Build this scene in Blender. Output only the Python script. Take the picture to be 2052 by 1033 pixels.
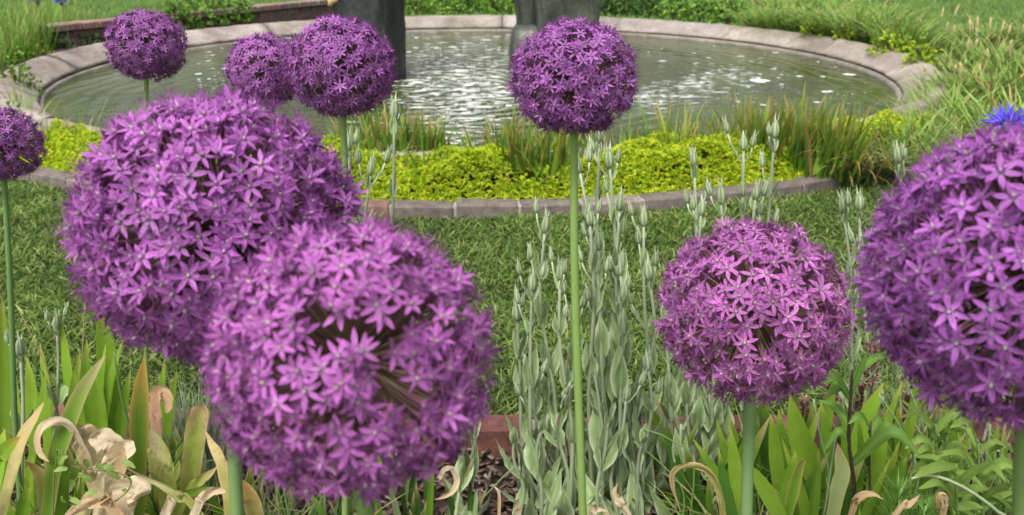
import bpy, bmesh, math, random
import numpy as np
from mathutils import Matrix, Vector

for o in list(bpy.data.objects):
    bpy.data.objects.remove(o)
sc = bpy.context.scene
COL = sc.collection
R = math.radians
rng = np.random.default_rng(7)
random.seed(7)

# ------------------------------------------------------------------ camera
PITCH = 20.8
FPX = 1700.0
cam_d = bpy.data.cameras.new('camera')
cam = bpy.data.objects.new('camera', cam_d)
COL.objects.link(cam)
cam.location = (0, 0, 1.0)
cam.rotation_euler = (R(90 - PITCH), 0, 0)
cam_d.sensor_width = 36
cam_d.lens = FPX / 2052 * 36
cam_d.clip_start = 0.02
cam_d.clip_end = 600
cam_d.dof.use_dof = True
cam_d.dof.focus_distance = 0.98
cam_d.dof.aperture_fstop = 11.0
sc.camera = cam

# ------------------------------------------------------------------ sky, sun, exposure (bright overcast)
SUN_EL, SUN_AZ = 58, 205
w = bpy.data.worlds.new('World')
sc.world = w
w.use_nodes = True
nt = w.node_tree
nt.nodes.clear()
sky = nt.nodes.new('ShaderNodeTexSky')
sky.sky_type = 'NISHITA'
sky.sun_disc = False
sky.sun_elevation = R(SUN_EL)
sky.sun_rotation = R(SUN_AZ)
sky.dust_density = 4.0
sky.air_density = 1.0
hs = nt.nodes.new('ShaderNodeHueSaturation')
hs.inputs['Saturation'].default_value = 0.22
bg = nt.nodes.new('ShaderNodeBackground')
bg.inputs['Strength'].default_value = 0.085
wo = nt.nodes.new('ShaderNodeOutputWorld')
nt.links.new(sky.outputs[0], hs.inputs['Color'])
nt.links.new(hs.outputs[0], bg.inputs['Color'])
nt.links.new(bg.outputs[0], wo.inputs['Surface'])
sd = bpy.data.lights.new('sun', 'SUN')
sd.energy = 1.5
sd.angle = R(16)
sd.color = (1.0, 0.96, 0.9)
sun = bpy.data.objects.new('sun', sd)
COL.objects.link(sun)
_a, _e = R(SUN_AZ), R(SUN_EL)
sdir = Vector((math.sin(_a) * math.cos(_e), math.cos(_a) * math.cos(_e), math.sin(_e)))
sun.rotation_euler = (-sdir).to_track_quat('-Z', 'Y').to_euler()
sun.location = (0, 0, 20)
sc.view_settings.view_transform = 'Standard'
sc.view_settings.look = 'None'
sc.view_settings.exposure = 1.2
sc.view_settings.gamma = 1
sc.cycles.max_bounces = 6
sc.cycles.diffuse_bounces = 3
sc.cycles.transmission_bounces = 3

# ------------------------------------------------------------------ helpers: where a photo point lies at a given real distance
_p = R(PITCH)
CF = np.array([0, math.cos(_p), -math.sin(_p)])
CU = np.array([0, math.sin(_p), math.cos(_p)])
CR = np.array([1.0, 0, 0])
CC = np.array([0, 0, 1.0])
def ray(x, y): return CF + (x - 1026) / FPX * CR - (y - 516.5) / FPX * CU
def at(x, y, z): return CC + z * ray(x, y)
def ground(x, y, h=0.0):
    r = ray(x, y)
    return CC + r * ((h - 1.0) / r[2])
def at_depth_y(x, y, Y):
    r = ray(x, y)
    return CC + r * (Y / r[1])
POOL = np.array([-0.26, 6.58])
def polar(r, a, z=0.0, c=POOL):      # a = 0 points at the camera, positive to the right
    return np.array([c[0] + r * math.sin(a), c[1] - r * math.cos(a), z])
NEARC = np.array([0.1, 13.03])       # centre of the gentler curve of the near edging
NR = 11.5

# ------------------------------------------------------------------ materials
def nodes(m):
    m.use_nodes = True
    t = m.node_tree
    t.nodes.clear()
    return t, t.nodes.new, t.links.new
def mathn(t, op, a, b=None):
    n = t.nodes.new('ShaderNodeMath'); n.operation = op
    for i, v in enumerate((a, b)):
        if v is None: continue
        if hasattr(v, 'is_linked') or hasattr(v, 'links'): t.links.new(v, n.inputs[i])
        else: n.inputs[i].default_value = v
    return n.outputs[0]
def mixc(t, fac, a, b, mode='MIX'):
    n = t.nodes.new('ShaderNodeMix'); n.data_type = 'RGBA'; n.blend_type = mode
    for s, v in ((n.inputs[0], fac), (n.inputs[6], a), (n.inputs[7], b)):
        if hasattr(v, 'links'): t.links.new(v, s)
        elif isinstance(v, (tuple, list)): s.default_value = (*v[:3], 1)
        else: s.default_value = v
    return n.outputs[2]
def noise(t, scale, detail=4, rough=0.55, vec=None, dim='3D'):
    n = t.nodes.new('ShaderNodeTexNoise')
    n.inputs['Scale'].default_value = scale; n.inputs['Detail'].default_value = detail
    n.inputs['Roughness'].default_value = rough
    if vec is not None: t.links.new(vec, n.inputs['Vector'])
    return n.outputs['Fac']
def ramp(t, fac, stops):
    n = t.nodes.new('ShaderNodeValToRGB')
    while len(n.color_ramp.elements) < len(stops): n.color_ramp.elements.new(0.5)
    for e, (p, c) in zip(n.color_ramp.elements, stops):
        e.position = p; e.color = (*c, 1) if len(c) == 3 else c
    t.links.new(fac, n.inputs[0])
    return n.outputs[0]
def objcoord(t, rand=True):
    tc = t.nodes.new('ShaderNodeTexCoord')
    if not rand: return tc.outputs['Object']
    oi = t.nodes.new('ShaderNodeObjectInfo')
    m = t.nodes.new('ShaderNodeVectorMath'); m.operation = 'ADD'
    t.links.new(tc.outputs['Object'], m.inputs[0])
    t.links.new(mathn(t, 'MULTIPLY', oi.outputs['Random'], 37.0), m.inputs[1])
    return m.outputs[0]

def leaf_mat(name, rough=0.5, transl=0.25, nscale=60, namt=0.25, vein=0.0, vfreq=46.0, rand=0.25, spec=0.35, sheen=0.0, bump=0.0):
    """colour comes from the point attribute 'col' (the leaf's own colouring), times the object colour"""
    m = bpy.data.materials.new(name)
    t, N, L = nodes(m)
    at_ = N('ShaderNodeAttribute'); at_.attribute_name = 'col'
    oi = N('ShaderNodeObjectInfo')
    vec = objcoord(t)
    nz = noise(t, nscale, 3, 0.6, vec)
    fac = mathn(t, 'ADD', mathn(t, 'MULTIPLY', nz, 2 * namt), 1 - namt)
    fac = mathn(t, 'MULTIPLY', fac, mathn(t, 'ADD', mathn(t, 'MULTIPLY', oi.outputs['Random'], rand), 1 - rand / 2))
    if vein:
        uv = N('ShaderNodeAttribute'); uv.attribute_name = 'luv'
        sx = N('ShaderNodeSeparateXYZ'); L(uv.outputs['Vector'], sx.inputs[0])
        s = mathn(t, 'SINE', mathn(t, 'MULTIPLY', sx.outputs[0], vfreq))
        fac = mathn(t, 'MULTIPLY', fac, mathn(t, 'ADD', mathn(t, 'MULTIPLY', s, vein), 1 - vein * 0.5))
    c = mixc(t, 1.0, at_.outputs['Color'], oi.outputs['Color'], 'MULTIPLY')
    cmb = N('ShaderNodeCombineXYZ')
    for i in range(3): L(fac, cmb.inputs[i])
    c = mixc(t, 1.0, c, cmb.outputs[0], 'MULTIPLY')
    b = N('ShaderNodeBsdfPrincipled')
    L(c, b.inputs['Base Color']); b.inputs['Roughness'].default_value = rough
    b.inputs['Specular IOR Level'].default_value = spec
    if sheen:
        b.inputs['Sheen Weight'].default_value = sheen
    if bump:
        bp = N('ShaderNodeBump'); bp.inputs['Strength'].default_value = bump; bp.inputs['Distance'].default_value = 0.002
        L(noise(t, nscale * 2, 3, 0.6, vec), bp.inputs['Height']); L(bp.outputs[0], b.inputs['Normal'])
    tr = N('ShaderNodeBsdfTranslucent'); L(c, tr.inputs['Color'])
    mx = N('ShaderNodeMixShader'); mx.inputs[0].default_value = transl
    L(b.outputs[0], mx.inputs[1]); L(tr.outputs[0], mx.inputs[2])
    o = N('ShaderNodeOutputMaterial'); L(mx.outputs[0], o.inputs['Surface'])
    return m

def solid_mat(name, stops, scale=8, rough=0.8, bump=0.3, bscale=None, bdist=0.004, objcol=False, stretch=None, spec=0.3, metallic=0.0, fine=None):
    m = bpy.data.materials.new(name)
    t, N, L = nodes(m)
    vec = objcoord(t)
    if stretch:
        mp = N('ShaderNodeMapping'); mp.inputs['Scale'].default_value = stretch
        L(vec, mp.inputs['Vector']); vec2 = mp.outputs[0]
    else: vec2 = vec
    c = ramp(t, noise(t, scale, 8, 0.62, vec2), stops)
    if fine:
        f = ramp(t, noise(t, fine[0], 5, 0.7, vec), [(0.35, (fine[1],) * 3), (0.65, (fine[2],) * 3)])
        c = mixc(t, 1.0, c, f, 'MULTIPLY')
    if objcol:
        oi = N('ShaderNodeObjectInfo')
        c = mixc(t, 1.0, c, oi.outputs['Color'], 'MULTIPLY')
    b = N('ShaderNodeBsdfPrincipled'); L(c, b.inputs['Base Color'])
    b.inputs['Roughness'].default_value = rough; b.inputs['Specular IOR Level'].default_value = spec
    b.inputs['Metallic'].default_value = metallic
    bp = N('ShaderNodeBump'); bp.inputs['Strength'].default_value = bump; bp.inputs['Distance'].default_value = bdist
    L(noise(t, bscale or scale * 6, 8, 0.7, vec), bp.inputs['Height']); L(bp.outputs[0], b.inputs['Normal'])
    o = N('ShaderNodeOutputMaterial'); L(b.outputs[0], o.inputs['Surface'])
    return m

M_petal = leaf_mat('allium_petal', 0.42, 0.16, 90, 0.18, rand=0.35, spec=0.2)
M_pedicel = leaf_mat('allium_pedicel', 0.5, 0.0, 60, 0.2, rand=0.3)
M_astem = leaf_mat('allium_stem_skin', 0.45, 0.0, 35, 0.16, rand=0.15, spec=0.3)
M_sword = leaf_mat('sword_leaf', 0.5, 0.32, 25, 0.22, vein=0.24, vfreq=40, rand=0.3, spec=0.18)
M_dry = leaf_mat('dry_leaf', 0.8, 0.3, 24, 0.42, vein=0.10, vfreq=52, rand=0.2, spec=0.1, bump=0.8)
M_felt = leaf_mat('felted_leaf', 0.9, 0.2, 140, 0.16, rand=0.35, spec=0.1, sheen=0.12)
M_grass = leaf_mat('grass_blade', 0.55, 0.35, 9, 0.3, rand=0.1, spec=0.15)
M_clump = leaf_mat('clump_blade', 0.55, 0.35, 14, 0.25, rand=0.25, spec=0.15)
M_sedum = leaf_mat('sedum_leaf', 0.5, 0.4, 14, 0.2, rand=0.1, spec=0.15)
M_mound = leaf_mat('mound_leaf', 0.55, 0.35, 10, 0.3, rand=0.2, spec=0.15)
M_chip = leaf_mat('bark_chip', 0.9, 0.0, 70, 0.4, rand=0.1, spec=0.15)
M_twig = leaf_mat('twig', 0.7, 0.0, 70, 0.2, rand=0.1, spec=0.2)
M_concrete = solid_mat('rim_concrete', [(0.25, (0.17, 0.14, 0.12)), (0.5, (0.34, 0.30, 0.265)), (0.75, (0.50, 0.46, 0.42))], 3.2, 0.85, 0.5, 60, 0.006, True, fine=(38, 0.72, 1.12))
M_brick = solid_mat('edging_brick', [(0.3, (0.55, 0.5, 0.5)), (0.55, (0.95, 0.92, 0.9)), (0.8, (1.35, 1.35, 1.35))], 22, 0.85, 0.5, 150, 0.003, True, fine=(90, 0.75, 1.15))
M_mortar = solid_mat('pale_mortar', [(0.3, (0.25, 0.23, 0.2)), (0.7, (0.42, 0.4, 0.36))], 40, 0.9, 0.4)
M_soil = solid_mat('dark_soil', [(0.3, (0.018, 0.012, 0.009)), (0.7, (0.06, 0.042, 0.032))], 30, 0.95, 0.8, 90, 0.01)
M_turf = solid_mat('turf_ground', [(0.3, (0.022, 0.04, 0.010)), (0.55, (0.045, 0.085, 0.02)), (0.8, (0.09, 0.13, 0.035))], 9, 0.9, 0.6, 60, 0.02, fine=(50, 0.6, 1.2))
M_farturf = solid_mat('mown_turf', [(0.3, (0.07, 0.13, 0.032)), (0.55, (0.10, 0.18, 0.045)), (0.8, (0.14, 0.22, 0.07))], 1.2, 0.9, 0.6, 30, 0.02, fine=(14, 0.7, 1.2))
M_bronze = solid_mat('weathered_bronze', [(0.28, (0.022, 0.024, 0.023)), (0.5, (0.055, 0.06, 0.055)), (0.72, (0.12, 0.125, 0.11))], 5, 0.45, 0.5, 26, 0.012, True, stretch=(1.6, 1.6, 0.5), spec=0.5, metallic=0.25, fine=(30, 0.65, 1.25))
M_foam_glints = solid_mat('water_foam_glints', [(0.3, (0.7, 0.72, 0.7)), (0.7, (0.85, 0.86, 0.85))], 20, 0.6, 0.3)

def water_mat():
    m = bpy.data.materials.new('pool_water')
    t, N, L = nodes(m)
    tc = N('ShaderNodeTexCoord')
    # churned zone round the two pillars: waves are higher there
    dv = N('ShaderNodeVectorMath'); dv.operation = 'DISTANCE'
    L(tc.outputs['Object'], dv.inputs[0]); dv.inputs[1].default_value = (0.0, -0.9, 0)
    mr = N('ShaderNodeMapRange'); mr.inputs[1].default_value = 0.7; mr.inputs[2].default_value = 2.6
    mr.inputs[3].default_value = 1.0; mr.inputs[4].default_value = 0.16
    L(dv.outputs['Value'], mr.inputs[0])
    mp = N('ShaderNodeMapping'); mp.inputs['Scale'].default_value = (1.0, 1.5, 1)
    L(tc.outputs['Object'], mp.inputs['Vector'])
    n1 = noise(t, 7.0, 4, 0.6, mp.outputs[0]); n2 = noise(t, 2.6, 2, 0.5, mp.outputs[0])
    wv = N('ShaderNodeTexWave'); wv.wave_type = 'RINGS'; wv.rings_direction = 'SPHERICAL'
    mp2 = N('ShaderNodeMapping'); mp2.inputs['Location'].default_value = (0.45, 0.75, 0)
    L(tc.outputs['Object'], mp2.inputs['Vector']); L(mp2.outputs[0], wv.inputs['Vector'])
    wv.inputs['Scale'].default_value = 2.3; wv.inputs['Distortion'].default_value = 5.0
    wv.inputs['Detail'].default_value = 2; wv.inputs['Detail Scale'].default_value = 1.2
    h = mathn(t, 'ADD', n1, mathn(t, 'ADD', mathn(t, 'MULTIPLY', n2, 0.8), mathn(t, 'MULTIPLY', wv.outputs['Fac'], 0.55)))
    h = mathn(t, 'MULTIPLY', h, mr.outputs[0])
    bp = N('ShaderNodeBump'); bp.inputs['Strength'].default_value = 1.0; bp.inputs['Distance'].default_value = 0.026
    L(h, bp.inputs['Height'])
    c = ramp(t, noise(t, 1.6, 4, 0.6, tc.outputs['Object']), [(0.3, (0.022, 0.036, 0.006)), (0.55, (0.045, 0.072, 0.010)), (0.75, (0.08, 0.115, 0.02))])
    b = N('ShaderNodeBsdfPrincipled'); L(c, b.inputs['Base Color'])
    b.inputs['Roughness'].default_value = 0.06; b.inputs['IOR'].default_value = 1.33
    b.inputs['Specular IOR Level'].default_value = 0.5
    L(bp.outputs[0], b.inputs['Normal'])
    o = N('ShaderNodeOutputMaterial'); L(b.outputs[0], o.inputs['Surface'])
    return m
M_water = water_mat()

# ------------------------------------------------------------------ object helpers
def np_mesh(name, V, T, C=None, UV=None, mats=(), MI=None, smooth=True):
    me = bpy.data.meshes.new(name)
    V = np.asarray(V, np.float32).reshape(-1, 3); T = np.asarray(T, np.int32).reshape(-1, 3)
    me.vertices.add(len(V)); me.vertices.foreach_set('co', V.ravel())
    me.loops.add(T.size); me.loops.foreach_set('vertex_index', T.ravel())
    me.polygons.add(len(T))
    me.polygons.foreach_set('loop_start', np.arange(0, T.size, 3, dtype=np.int32))
    if MI is not None: me.polygons.foreach_set('material_index', np.asarray(MI, np.int32))
    if smooth: me.polygons.foreach_set('use_smooth', np.ones(len(T), bool))
    me.update(calc_edges=True)
    if C is not None:
        a = me.attributes.new('col', 'FLOAT_COLOR', 'POINT')
        c4 = np.ones((len(V), 4), np.float32); c4[:, :3] = np.asarray(C, np.float32).reshape(-1, 3)
        a.data.foreach_set('color', c4.ravel())
    if UV is not None:
        a = me.attributes.new('luv', 'FLOAT_VECTOR', 'POINT')
        u3 = np.zeros((len(V), 3), np.float32); u3[:, :2] = np.asarray(UV, np.float32).reshape(-1, 2)
        a.data.foreach_set('vector', u3.ravel())
    for m in mats: me.materials.append(m)
    return me
def link(name, me, parent=None, loc=None, M=None, color=None):
    o = bpy.data.objects.new(name, me)
    COL.objects.link(o)
    if parent is not None: o.parent = parent
    if M is not None: o.matrix_basis = M
    elif loc is not None: o.location = loc
    if color is not None: o.color = (*color, 1)
    return o
def thing(name, label, cat, loc=(0, 0, 0), group=None, rz=0):
    o = link(name, None, loc=loc)
    o.empty_display_size = 0.02
    o.rotation_euler = (0, 0, rz)
    tag(o, label, cat, group)
    return o
def tag(o, label, cat=None, group=None, kind=None):
    o['label'] = label
    if cat: o['category'] = cat
    if group: o['group'] = group
    if kind: o['kind'] = kind
    return o
def struct(o):
    o['kind'] = 'structure'
    return o
def basis(xa, ya, za, loc, s=(1, 1, 1)):
    m = Matrix.Identity(4)
    for i, (a, k) in enumerate(((xa, s[0]), (ya, s[1]), (za, s[2]))):
        for r in range(3): m[r][i] = a[r] * k
    for r in range(3): m[r][3] = loc[r]
    return m
def unit(v):
    v = np.asarray(v, float); n = np.linalg.norm(v)
    return v / n if n > 1e-9 else np.array([0, 0, 1.0])
def frame(z, roll=0.0):
    z = unit(z); a = np.array([0, 0, 1.0]) if abs(z[2]) < 0.95 else np.array([1.0, 0, 0])
    x = unit(np.cross(a, z)); y = np.cross(z, x)
    return x * math.cos(roll) + y * math.sin(roll), -x * math.sin(roll) + y * math.cos(roll), z
ORD = 'first second third fourth fifth sixth seventh eighth ninth tenth eleventh twelfth thirteenth fourteenth fifteenth sixteenth seventeenth eighteenth nineteenth twentieth twenty-first twenty-second'.split()
def smooth_path(pts, n):
    pts = np.asarray(pts, float)
    if len(pts) == 2: return pts[0] + (pts[1] - pts[0]) * np.linspace(0, 1, n)[:, None]
    P_ = np.vstack([2 * pts[0] - pts[1], pts, 2 * pts[-1] - pts[-2]])
    k = len(pts) - 1; out = []
    for u in np.linspace(0, k, n):
        i = min(int(u), k - 1); f = u - i
        a, b, c, d = P_[i:i + 4]
        out.append(0.5 * (2 * b + (c - a) * f + (2 * a - 5 * b + 4 * c - d) * f * f + (3 * b - a - 3 * c + d) * f ** 3))
    return np.array(out)

class MB:
    def __init__(self): self.v = []; self.t = []; self.c = []; self.u = []; self.m = []
    def add(self, V, T, C, UV=None, mi=0):
        b = len(self.v)
        self.v += [tuple(x) for x in V]; self.c += [tuple(x) for x in C]
        self.u += [tuple(x) for x in (UV if UV is not None else [(0, 0)] * len(V))]
        self.t += [(a + b, c + b, d + b) for a, c, d in T]; self.m += [mi] * len(T)
    def tube(self, path, radii, sides, c0, c1, mi=0, cap=True):
        path = np.asarray(path, float); n = len(path)
        V = []; C = []; T = []
        for i in range(n):
            tg = unit(path[min(i + 1, n - 1)] - path[max(i - 1, 0)])
            x, y, _ = frame(tg)
            f = i / (n - 1)
            for k in range(sides):
                a = 2 * math.pi * k / sides
                V.append(path[i] + radii[i] * (x * math.cos(a) + y * math.sin(a)))
                C.append(np.asarray(c0) * (1 - f) + np.asarray(c1) * f)
        for i in range(n - 1):
            for k in range(sides):
                a, b = i * sides + k, i * sides + (k + 1) % sides
                T += [(a, b, b + sides), (a, b + sides, a + sides)]
        if cap:
            for i in (0, n - 1):
                V.append(path[i]); C.append(C[i * sides])
                for k in range(sides): T.append((i * sides + k, i * sides + (k + 1) % sides, len(V) - 1))
        self.add(V, T, C, None, mi)
    def ribbon(self, path, width, face, colf, across=5, fold=0.25, mi=0, wob=0.0, seed=0, twist=0.0):
        path = np.asarray(path, float); n = len(path); r = np.random.default_rng(seed)
        V = []; C = []; T = []; UV = []
        fr = unit(face); ph = r.uniform(0, 6.28, 4)
        for i in range(n):
            tg = unit(path[min(i + 1, n - 1)] - path[max(i - 1, 0)])
            s = np.cross(tg, fr)
            s = unit(s) if np.linalg.norm(s) > 0.15 else unit(np.cross(tg, fr + np.array([0.4, 0.1, 0.3])))
            nn = np.cross(s, tg); f = i / (n - 1)
            if twist:
                a = twist * f; s, nn = s * math.cos(a) + nn * math.sin(a), nn * math.cos(a) - s * math.sin(a)
            wd = width(f) if callable(width) else width[i]
            for k in range(across):
                u = -1 + 2 * k / (across - 1)
                z = -fold * wd * (1 - abs(u)) * 1.0
                if wob: z += 1.5 * wob * wd * (math.sin(7 * f + 2.2 * u + ph[0]) + 0.7 * math.sin(19 * f + ph[1] + 4 * u) + 0.5 * math.sin(37 * f + ph[2] + 7 * u) + 0.3 * math.sin(6 * u + ph[3] + 53 * f))
                V.append(path[i] + s * (u * wd) + nn * z); C.append(colf(f, u)); UV.append((u, f))
        for i in range(n - 1):
            for k in range(across - 1):
                a = i * across + k
                T += [(a, a + 1, a + across + 1), (a, a + across + 1, a + across)]
        self.add(V, T, C, UV, mi)
    def mesh(self, name, mats, smooth=True):
        return np_mesh(name, self.v, self.t, self.c, self.u, mats, self.m, smooth)

def lerp(a, b, f): return np.asarray(a, float) * (1 - f) + np.asarray(b, float) * f

# vectorised fields -----------------------------------------------------
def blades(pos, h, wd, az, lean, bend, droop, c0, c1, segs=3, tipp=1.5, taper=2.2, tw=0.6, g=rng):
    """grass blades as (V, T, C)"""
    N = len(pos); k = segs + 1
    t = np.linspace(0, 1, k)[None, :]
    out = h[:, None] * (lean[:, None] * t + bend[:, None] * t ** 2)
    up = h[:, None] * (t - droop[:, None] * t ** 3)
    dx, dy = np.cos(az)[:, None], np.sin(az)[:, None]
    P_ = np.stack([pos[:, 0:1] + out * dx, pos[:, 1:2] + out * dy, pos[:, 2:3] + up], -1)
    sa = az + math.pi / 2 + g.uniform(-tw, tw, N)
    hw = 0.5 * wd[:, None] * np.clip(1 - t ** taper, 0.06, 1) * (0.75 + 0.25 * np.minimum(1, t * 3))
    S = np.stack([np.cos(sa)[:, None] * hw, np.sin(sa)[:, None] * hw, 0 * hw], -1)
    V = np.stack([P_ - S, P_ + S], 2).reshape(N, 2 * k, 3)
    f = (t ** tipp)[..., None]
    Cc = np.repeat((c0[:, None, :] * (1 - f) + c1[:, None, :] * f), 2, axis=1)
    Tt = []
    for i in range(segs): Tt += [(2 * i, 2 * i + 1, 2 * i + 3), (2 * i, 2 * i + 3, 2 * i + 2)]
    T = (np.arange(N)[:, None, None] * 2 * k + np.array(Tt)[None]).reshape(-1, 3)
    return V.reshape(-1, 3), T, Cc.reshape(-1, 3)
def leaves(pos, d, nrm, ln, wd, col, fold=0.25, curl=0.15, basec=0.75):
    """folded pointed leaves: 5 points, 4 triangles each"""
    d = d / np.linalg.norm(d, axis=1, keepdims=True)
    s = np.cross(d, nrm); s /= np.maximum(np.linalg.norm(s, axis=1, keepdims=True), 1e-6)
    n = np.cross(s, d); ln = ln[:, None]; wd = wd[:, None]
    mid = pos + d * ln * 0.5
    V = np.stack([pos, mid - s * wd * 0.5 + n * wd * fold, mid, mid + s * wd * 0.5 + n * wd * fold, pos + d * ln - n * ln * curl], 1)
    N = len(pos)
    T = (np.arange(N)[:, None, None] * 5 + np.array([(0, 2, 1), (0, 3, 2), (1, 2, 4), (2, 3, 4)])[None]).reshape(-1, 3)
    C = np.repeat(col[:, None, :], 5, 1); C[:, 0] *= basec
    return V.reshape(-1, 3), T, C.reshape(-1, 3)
def merge(parts):
    V = []; T = []; C = []; b = 0
    for v, t, c in parts:
        V.append(v); T.append(t + b); C.append(c); b += len(v)
    return np.concatenate(V), np.concatenate(T), np.concatenate(C)
def palette(n, cols, g=rng, var=0.18, weights=None):
    cols = np.array(cols); i = g.choice(len(cols), n, p=weights)
    return cols[i] * g.uniform(1 - var, 1 + var, (n, 1)) * g.uniform(0.94, 1.06, (n, 3))

# ================================================================== THE SETTING
def sheet(name, verts, faces, mat):
    me = bpy.data.meshes.new(name); me.from_pydata([tuple(v) for v in verts], [], faces); me.materials.append(mat)
    return struct(link(name, me))
def ring(name, r0, r1, a0, a1, n, z0, z1, mat):
    V = []; F = []
    for i in range(n + 1):
        a = a0 + (a1 - a0) * i / n
        V += [polar(r0, a, z0), polar(r1, a, z1)]
        if i: F.append((2 * i - 2, 2 * i, 2 * i + 1, 2 * i - 1))
    return sheet(name, V, F, mat)

sheet('ground', [(-250, -60, -0.05), (250, -60, -0.05), (250, 440, -0.05), (-250, 440, -0.05)], [(0, 1, 2, 3)], M_farturf)
R_IN, R_OUT = 2.98, 3.22
V = []; F = []
for i in range(81):      # lawn strip between the two edgings
    x = -3.4 + 6.8 * i / 80
    V += [(x, NEARC[1] - math.sqrt((NR - 0.02) ** 2 - (x - NEARC[0]) ** 2), 0.0), (x, POOL[1] - math.sqrt(max(0.0, 3.55 ** 2 - (x - POOL[0]) ** 2)), 0.0)]
    if i: F.append((2 * i - 2, 2 * i, 2 * i + 1, 2 * i - 1))
sheet('lawn', V, F, M_turf)
ring('pool_bed_soil', 3.18, 3.47, -math.pi, math.pi, 120, 0.06, 0.03, M_soil)
ring('far_bed_soil', 3.215, 4.6, 0.9, 5.3, 90, 0.13, 0.0, M_soil)
sheet('flower_bed_soil', [(-2.2, 0.2, -0.012), (2.2, 0.2, -0.012), (2.2, 1.75, -0.012), (-2.2, 1.75, -0.012)], [(0, 1, 2, 3)], M_soil)

# bark mulch
n = 11000
xy = np.stack([rng.uniform(-1.3, 1.3, n), rng.uniform(0.75, 1.56, n)], 1)
rr = np.hypot(xy[:, 0] - NEARC[0], xy[:, 1] - NEARC[1])
xy = xy[rr > NR + 0.035]; n = len(xy)
bx = np.array([(x, y, z) for z in (-1, 1) for y in (-1, 1) for x in (-1, 1)], float)
bt = np.array([(0, 2, 1), (1, 2, 3), (4, 5, 6), (5, 7, 6), (0, 1, 4), (1, 5, 4), (2, 6, 3), (3, 6, 7), (0, 4, 2), (2, 4, 6), (1, 3, 5), (3, 7, 5)])
sz = np.stack([rng.uniform(0.005, 0.017, n), rng.uniform(0.002, 0.0055, n), rng.uniform(0.0008, 0.002, n)], 1)
loc = bx[None] * sz[:, None, :]
loc[:, :, 1] *= (1 - 0.45 * rng.random((n, 1)) * (bx[None, :, 0] > 0))
az = rng.uniform(0, math.pi * 2, n); tl = rng.normal(0, 0.3, n); rl = rng.normal(0, 0.35, n)
x1 = loc[..., 0] * np.cos(tl)[:, None] - loc[..., 2] * np.sin(tl)[:, None]; z1 = loc[..., 0] * np.sin(tl)[:, None] + loc[..., 2] * np.cos(tl)[:, None]
y1 = loc[..., 1] * np.cos(rl)[:, None] - z1 * np.sin(rl)[:, None]; z1 = loc[..., 1] * np.sin(rl)[:, None] + z1 * np.cos(rl)[:, None]
V = np.stack([x1 * np.cos(az)[:, None] - y1 * np.sin(az)[:, None] + xy[:, 0:1], x1 * np.sin(az)[:, None] + y1 * np.cos(az)[:, None] + xy[:, 1:2], z1 + rng.uniform(-0.008, 0.012, n)[:, None]], -1)
cc = palette(n, [(0.11, 0.075, 0.055), (0.17, 0.125, 0.10), (0.24, 0.19, 0.165), (0.06, 0.04, 0.03), (0.15, 0.09, 0.065)], var=0.3)
T = (np.arange(n)[:, None, None] * 8 + bt[None]).reshape(-1, 3)
mul = link('bark_mulch', np_mesh('bark_mulch', V.reshape(-1, 3), T, np.repeat(cc, 8, 0), None, [M_chip], smooth=False))
tag(mul, 'brown shredded bark mulch covering the flower bed soil', 'mulch', kind='stuff')

# lawn blades
def lawn_blades():
    n = 300000
    x = rng.uniform(-2.6, 2.6, n); y = rng.uniform(1.55, 4.3, n)
    ok = (np.hypot(x - POOL[0], y - POOL[1]) > 3.548) & (np.hypot(x - NEARC[0], y - NEARC[1]) < NR - 0.03) & (np.abs(x) < 0.40 + 0.68 * y) & (rng.random(n) < np.clip(2.3 / y, 0.45, 1))
    x, y = x[ok], y[ok]; n = len(x)
    pat = 0.5 + 0.25 * np.sin(x * 9 + 1.7 * np.sin(y * 7)) + 0.25 * np.sin(y * 13 + 2 * np.sin(x * 5))
    pos = np.stack([x, y, np.zeros(n)], 1)
    h = rng.uniform(0.014, 0.042, n) * (0.75 + 0.5 * pat); wd = rng.uniform(0.003, 0.0075, n)
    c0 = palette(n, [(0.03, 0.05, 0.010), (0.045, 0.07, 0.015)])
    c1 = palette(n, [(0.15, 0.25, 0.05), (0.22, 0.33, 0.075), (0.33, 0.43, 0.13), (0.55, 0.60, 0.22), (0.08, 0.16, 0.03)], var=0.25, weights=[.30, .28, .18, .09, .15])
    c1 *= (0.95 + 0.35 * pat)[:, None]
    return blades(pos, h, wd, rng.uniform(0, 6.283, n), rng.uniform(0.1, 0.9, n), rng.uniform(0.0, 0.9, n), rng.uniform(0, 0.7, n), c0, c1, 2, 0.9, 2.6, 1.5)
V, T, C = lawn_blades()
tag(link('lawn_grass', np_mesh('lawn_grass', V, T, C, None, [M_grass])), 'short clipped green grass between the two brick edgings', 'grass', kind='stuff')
def far_blades():
    n = 70000
    y = rng.uniform(8.2, 16.5, n); x = rng.uniform(-1, 1, n) * (0.64 * y + 0.6)
    r = np.hypot(x - POOL[0], y - POOL[1])
    ok = (r > 3.9)
    x, y = x[ok], y[ok]; n = len(x)
    pat = 0.5 + 0.5 * np.sin(y * 3.2 + np.sin(x * 1.3))
    pos = np.stack([x, y, np.full(n, -0.05)], 1)
    c1 = palette(n, [(0.15, 0.29, 0.05), (0.21, 0.36, 0.075), (0.28, 0.41, 0.11)]) * (0.85 + 0.25 * pat)[:, None]
    return blades(pos, rng.uniform(0.04, 0.085, n), rng.uniform(0.006, 0.012, n), rng.uniform(0, 6.283, n), rng.uniform(0.1, 0.6, n), rng.uniform(0, 0.6, n), rng.uniform(0, .4, n), c1 * 0.6, c1, 2, 0.8, 2.0, 1.2)
V, T, C = far_blades()
tag(link('far_lawn_grass', np_mesh('far_lawn_grass', V, T, C, None, [M_grass])), 'mown green lawn beyond the pool and its planting', 'grass', kind='stuff')

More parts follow.
